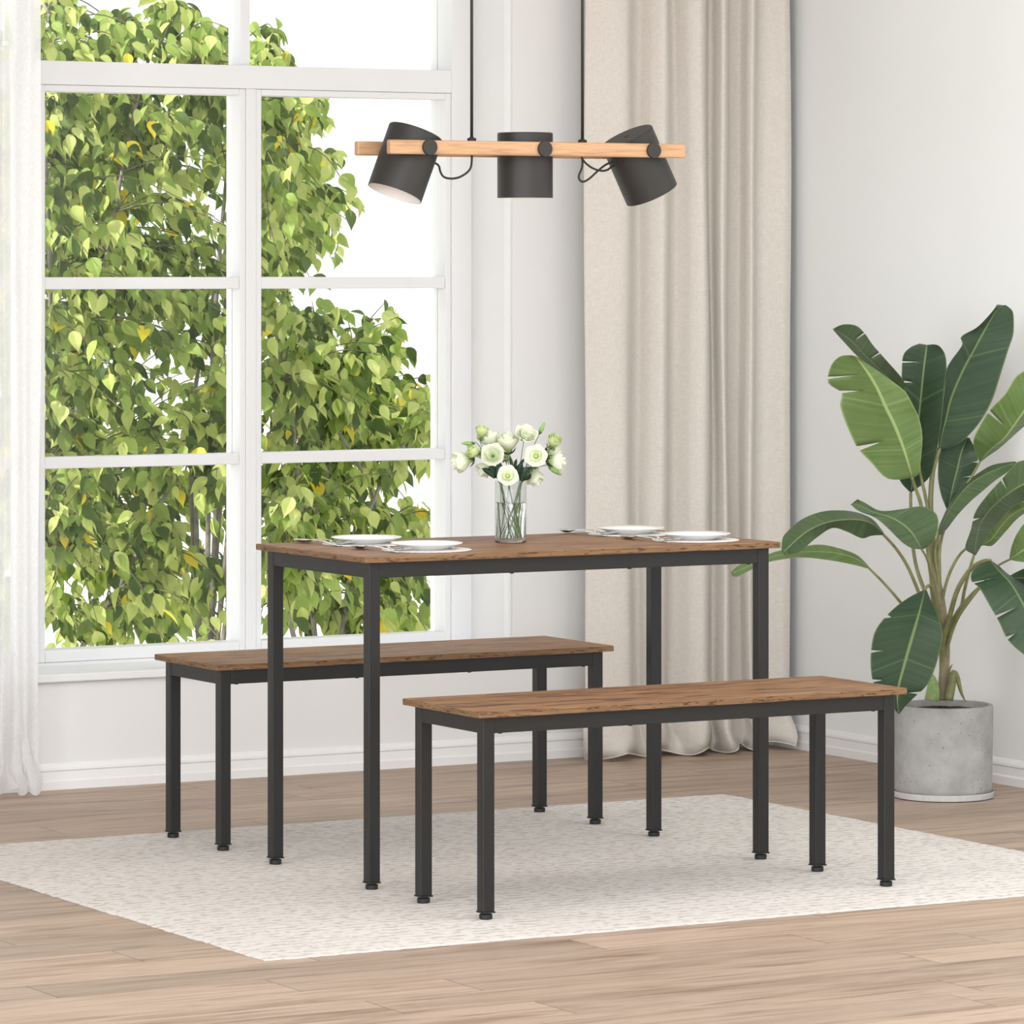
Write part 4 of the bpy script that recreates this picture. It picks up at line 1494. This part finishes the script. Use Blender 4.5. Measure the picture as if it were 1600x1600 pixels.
def tree(label, trunk_xy, regions, n_twigs, seed, weights, name='tree', yr=(Y0T, Y1T)):
    rnd = random.Random(seed)
    root = thing(name, (trunk_xy[0], trunk_xy[1], -0.2), label, 'tree', 'trees outside the window')
    O = (trunk_xy[0], trunk_xy[1], -0.2)
    base = np.array([trunk_xy[0], trunk_xy[1], -0.2])
    tips = []
    x0 = min(p[0] for r in regions for p in r)
    x1 = max(p[0] for r in regions for p in r)
    y0 = min(p[1] for r in regions for p in r)
    y1 = max(p[1] for r in regions for p in r)
    while len(tips) < n_twigs:
        x, y = rnd.uniform(x0, x1), rnd.uniform(y0, y1)
        if any(in_poly(x, y, r) for r in regions):
            tips.append(onY(x, y, rnd.uniform(*yr)))
    # limbs: a handful of leaders rising out of the base
    leaders = []
    for k in range(7):
        t = tips[k * len(tips) // 7]
        far = np.array([base[0] + (t[0] - base[0]) * 0.75, base[1] + (t[1] - base[1]) * 0.7, max(t[2], 0.6)])
        mid = base * 0.5 + far * 0.5 + np.array([rnd.uniform(-.15, .15), rnd.uniform(-.1, .1), 0.15])
        C = catmull([base, mid, far, t * 0.9 + far * 0.1], 26)
        tb = MB(); tb.tube(C, [0.0085 * (1 - i / 28) + 0.0022 for i in range(26)], 8)
        tb.build('branch', M['bark'], root, O, smooth=True)
        leaders.append(C)
    allL = np.concatenate(leaders)
    tw, fol = MB(), MB()
    for tip in tips:
        d2 = ((allL - tip) ** 2).sum(1)
        s = allL[int(d2.argmin())]
        if np.linalg.norm(s - tip) > 0.55:
            s = tip + (s - tip) / np.linalg.norm(s - tip) * 0.55
        dr = tip - s
        m_ = (s + tip) / 2 + np.array([rnd.uniform(-.05, .05), rnd.uniform(-.05, .05), 0.06])
        C = catmull([s, m_, tip], 12)
        tw.tube(C, [0.0032 - 0.0020 * i / 11 for i in range(12)], 5, cap=False)
        nl = rnd.randint(12, 15)
        wsel = rnd.random()
        for q in range(nl):
            t = 0.25 + 0.75 * (q + rnd.random()) / nl
            p = C[min(11, int(t * 11))] + np.array([rnd.uniform(-.03, .03) for _ in range(3)])
            out = np.array([rnd.uniform(-1, 1), rnd.uniform(-1, 1), 0])
            d = out * rnd.uniform(.3, .9) + dr / (np.linalg.norm(dr) + 1e-6) * 0.35 + np.array([0, 0, -rnd.uniform(.35, 1.1)])
            nrm = np.array([rnd.uniform(-.7, .4), rnd.uniform(-1.0, .3), rnd.uniform(.2, 1.0)])
            L = rnd.uniform(0.048, 0.083)
            r = rnd.random()
            if r < 0.022:
                mt = 3
            else:
                mt = rnd.choices([0, 1, 2], weights)[0]
            leaf_mesh(fol, p, d, nrm, L, L * rnd.uniform(.23, .33), mt)
    tw.build('twigs', M['twig'], root, O, smooth=True)
    fol.build('foliage', [M['tl0'], M['tl1'], M['tl2'], M['tl3']], root, O, smooth=False)
    return root


# regions are the crowns' outlines seen from the room
tree('big bushy lime-green tree outside, behind the left window panes', (0.35, 3.9), [
    [(-40, -10), (110, -20), (140, 30), (220, 30), (240, -10), (320, 0), (350, 50), (430, 60), (400, 300), (390, 1010), (-40, 1040)]], 720, 21, [4, 5, 3])
tree('lime-green tree outside, its ragged edge behind the upper right panes', (1.15, 4.1), [
    [(380, 70), (440, 60), (480, 100), (515, 135), (525, 220), (510, 290), (565, 310), (570, 350), (525, 400), (505, 440), (480, 470), (430, 520), (380, 520)]], 140, 33, [5, 5, 2])
tree('leafy green tree outside, behind the lower right panes down to the sill', (1.55, 4.0), [
    [(390, 460), (540, 450), (560, 500), (590, 470), (650, 465), (655, 560), (700, 590), (700, 720), (640, 745), (620, 790), (700, 820), (700, 850), (640, 860), (640, 900), (700, 910), (690, 1000), (390, 1020)]], 285, 47, [5, 5, 3])
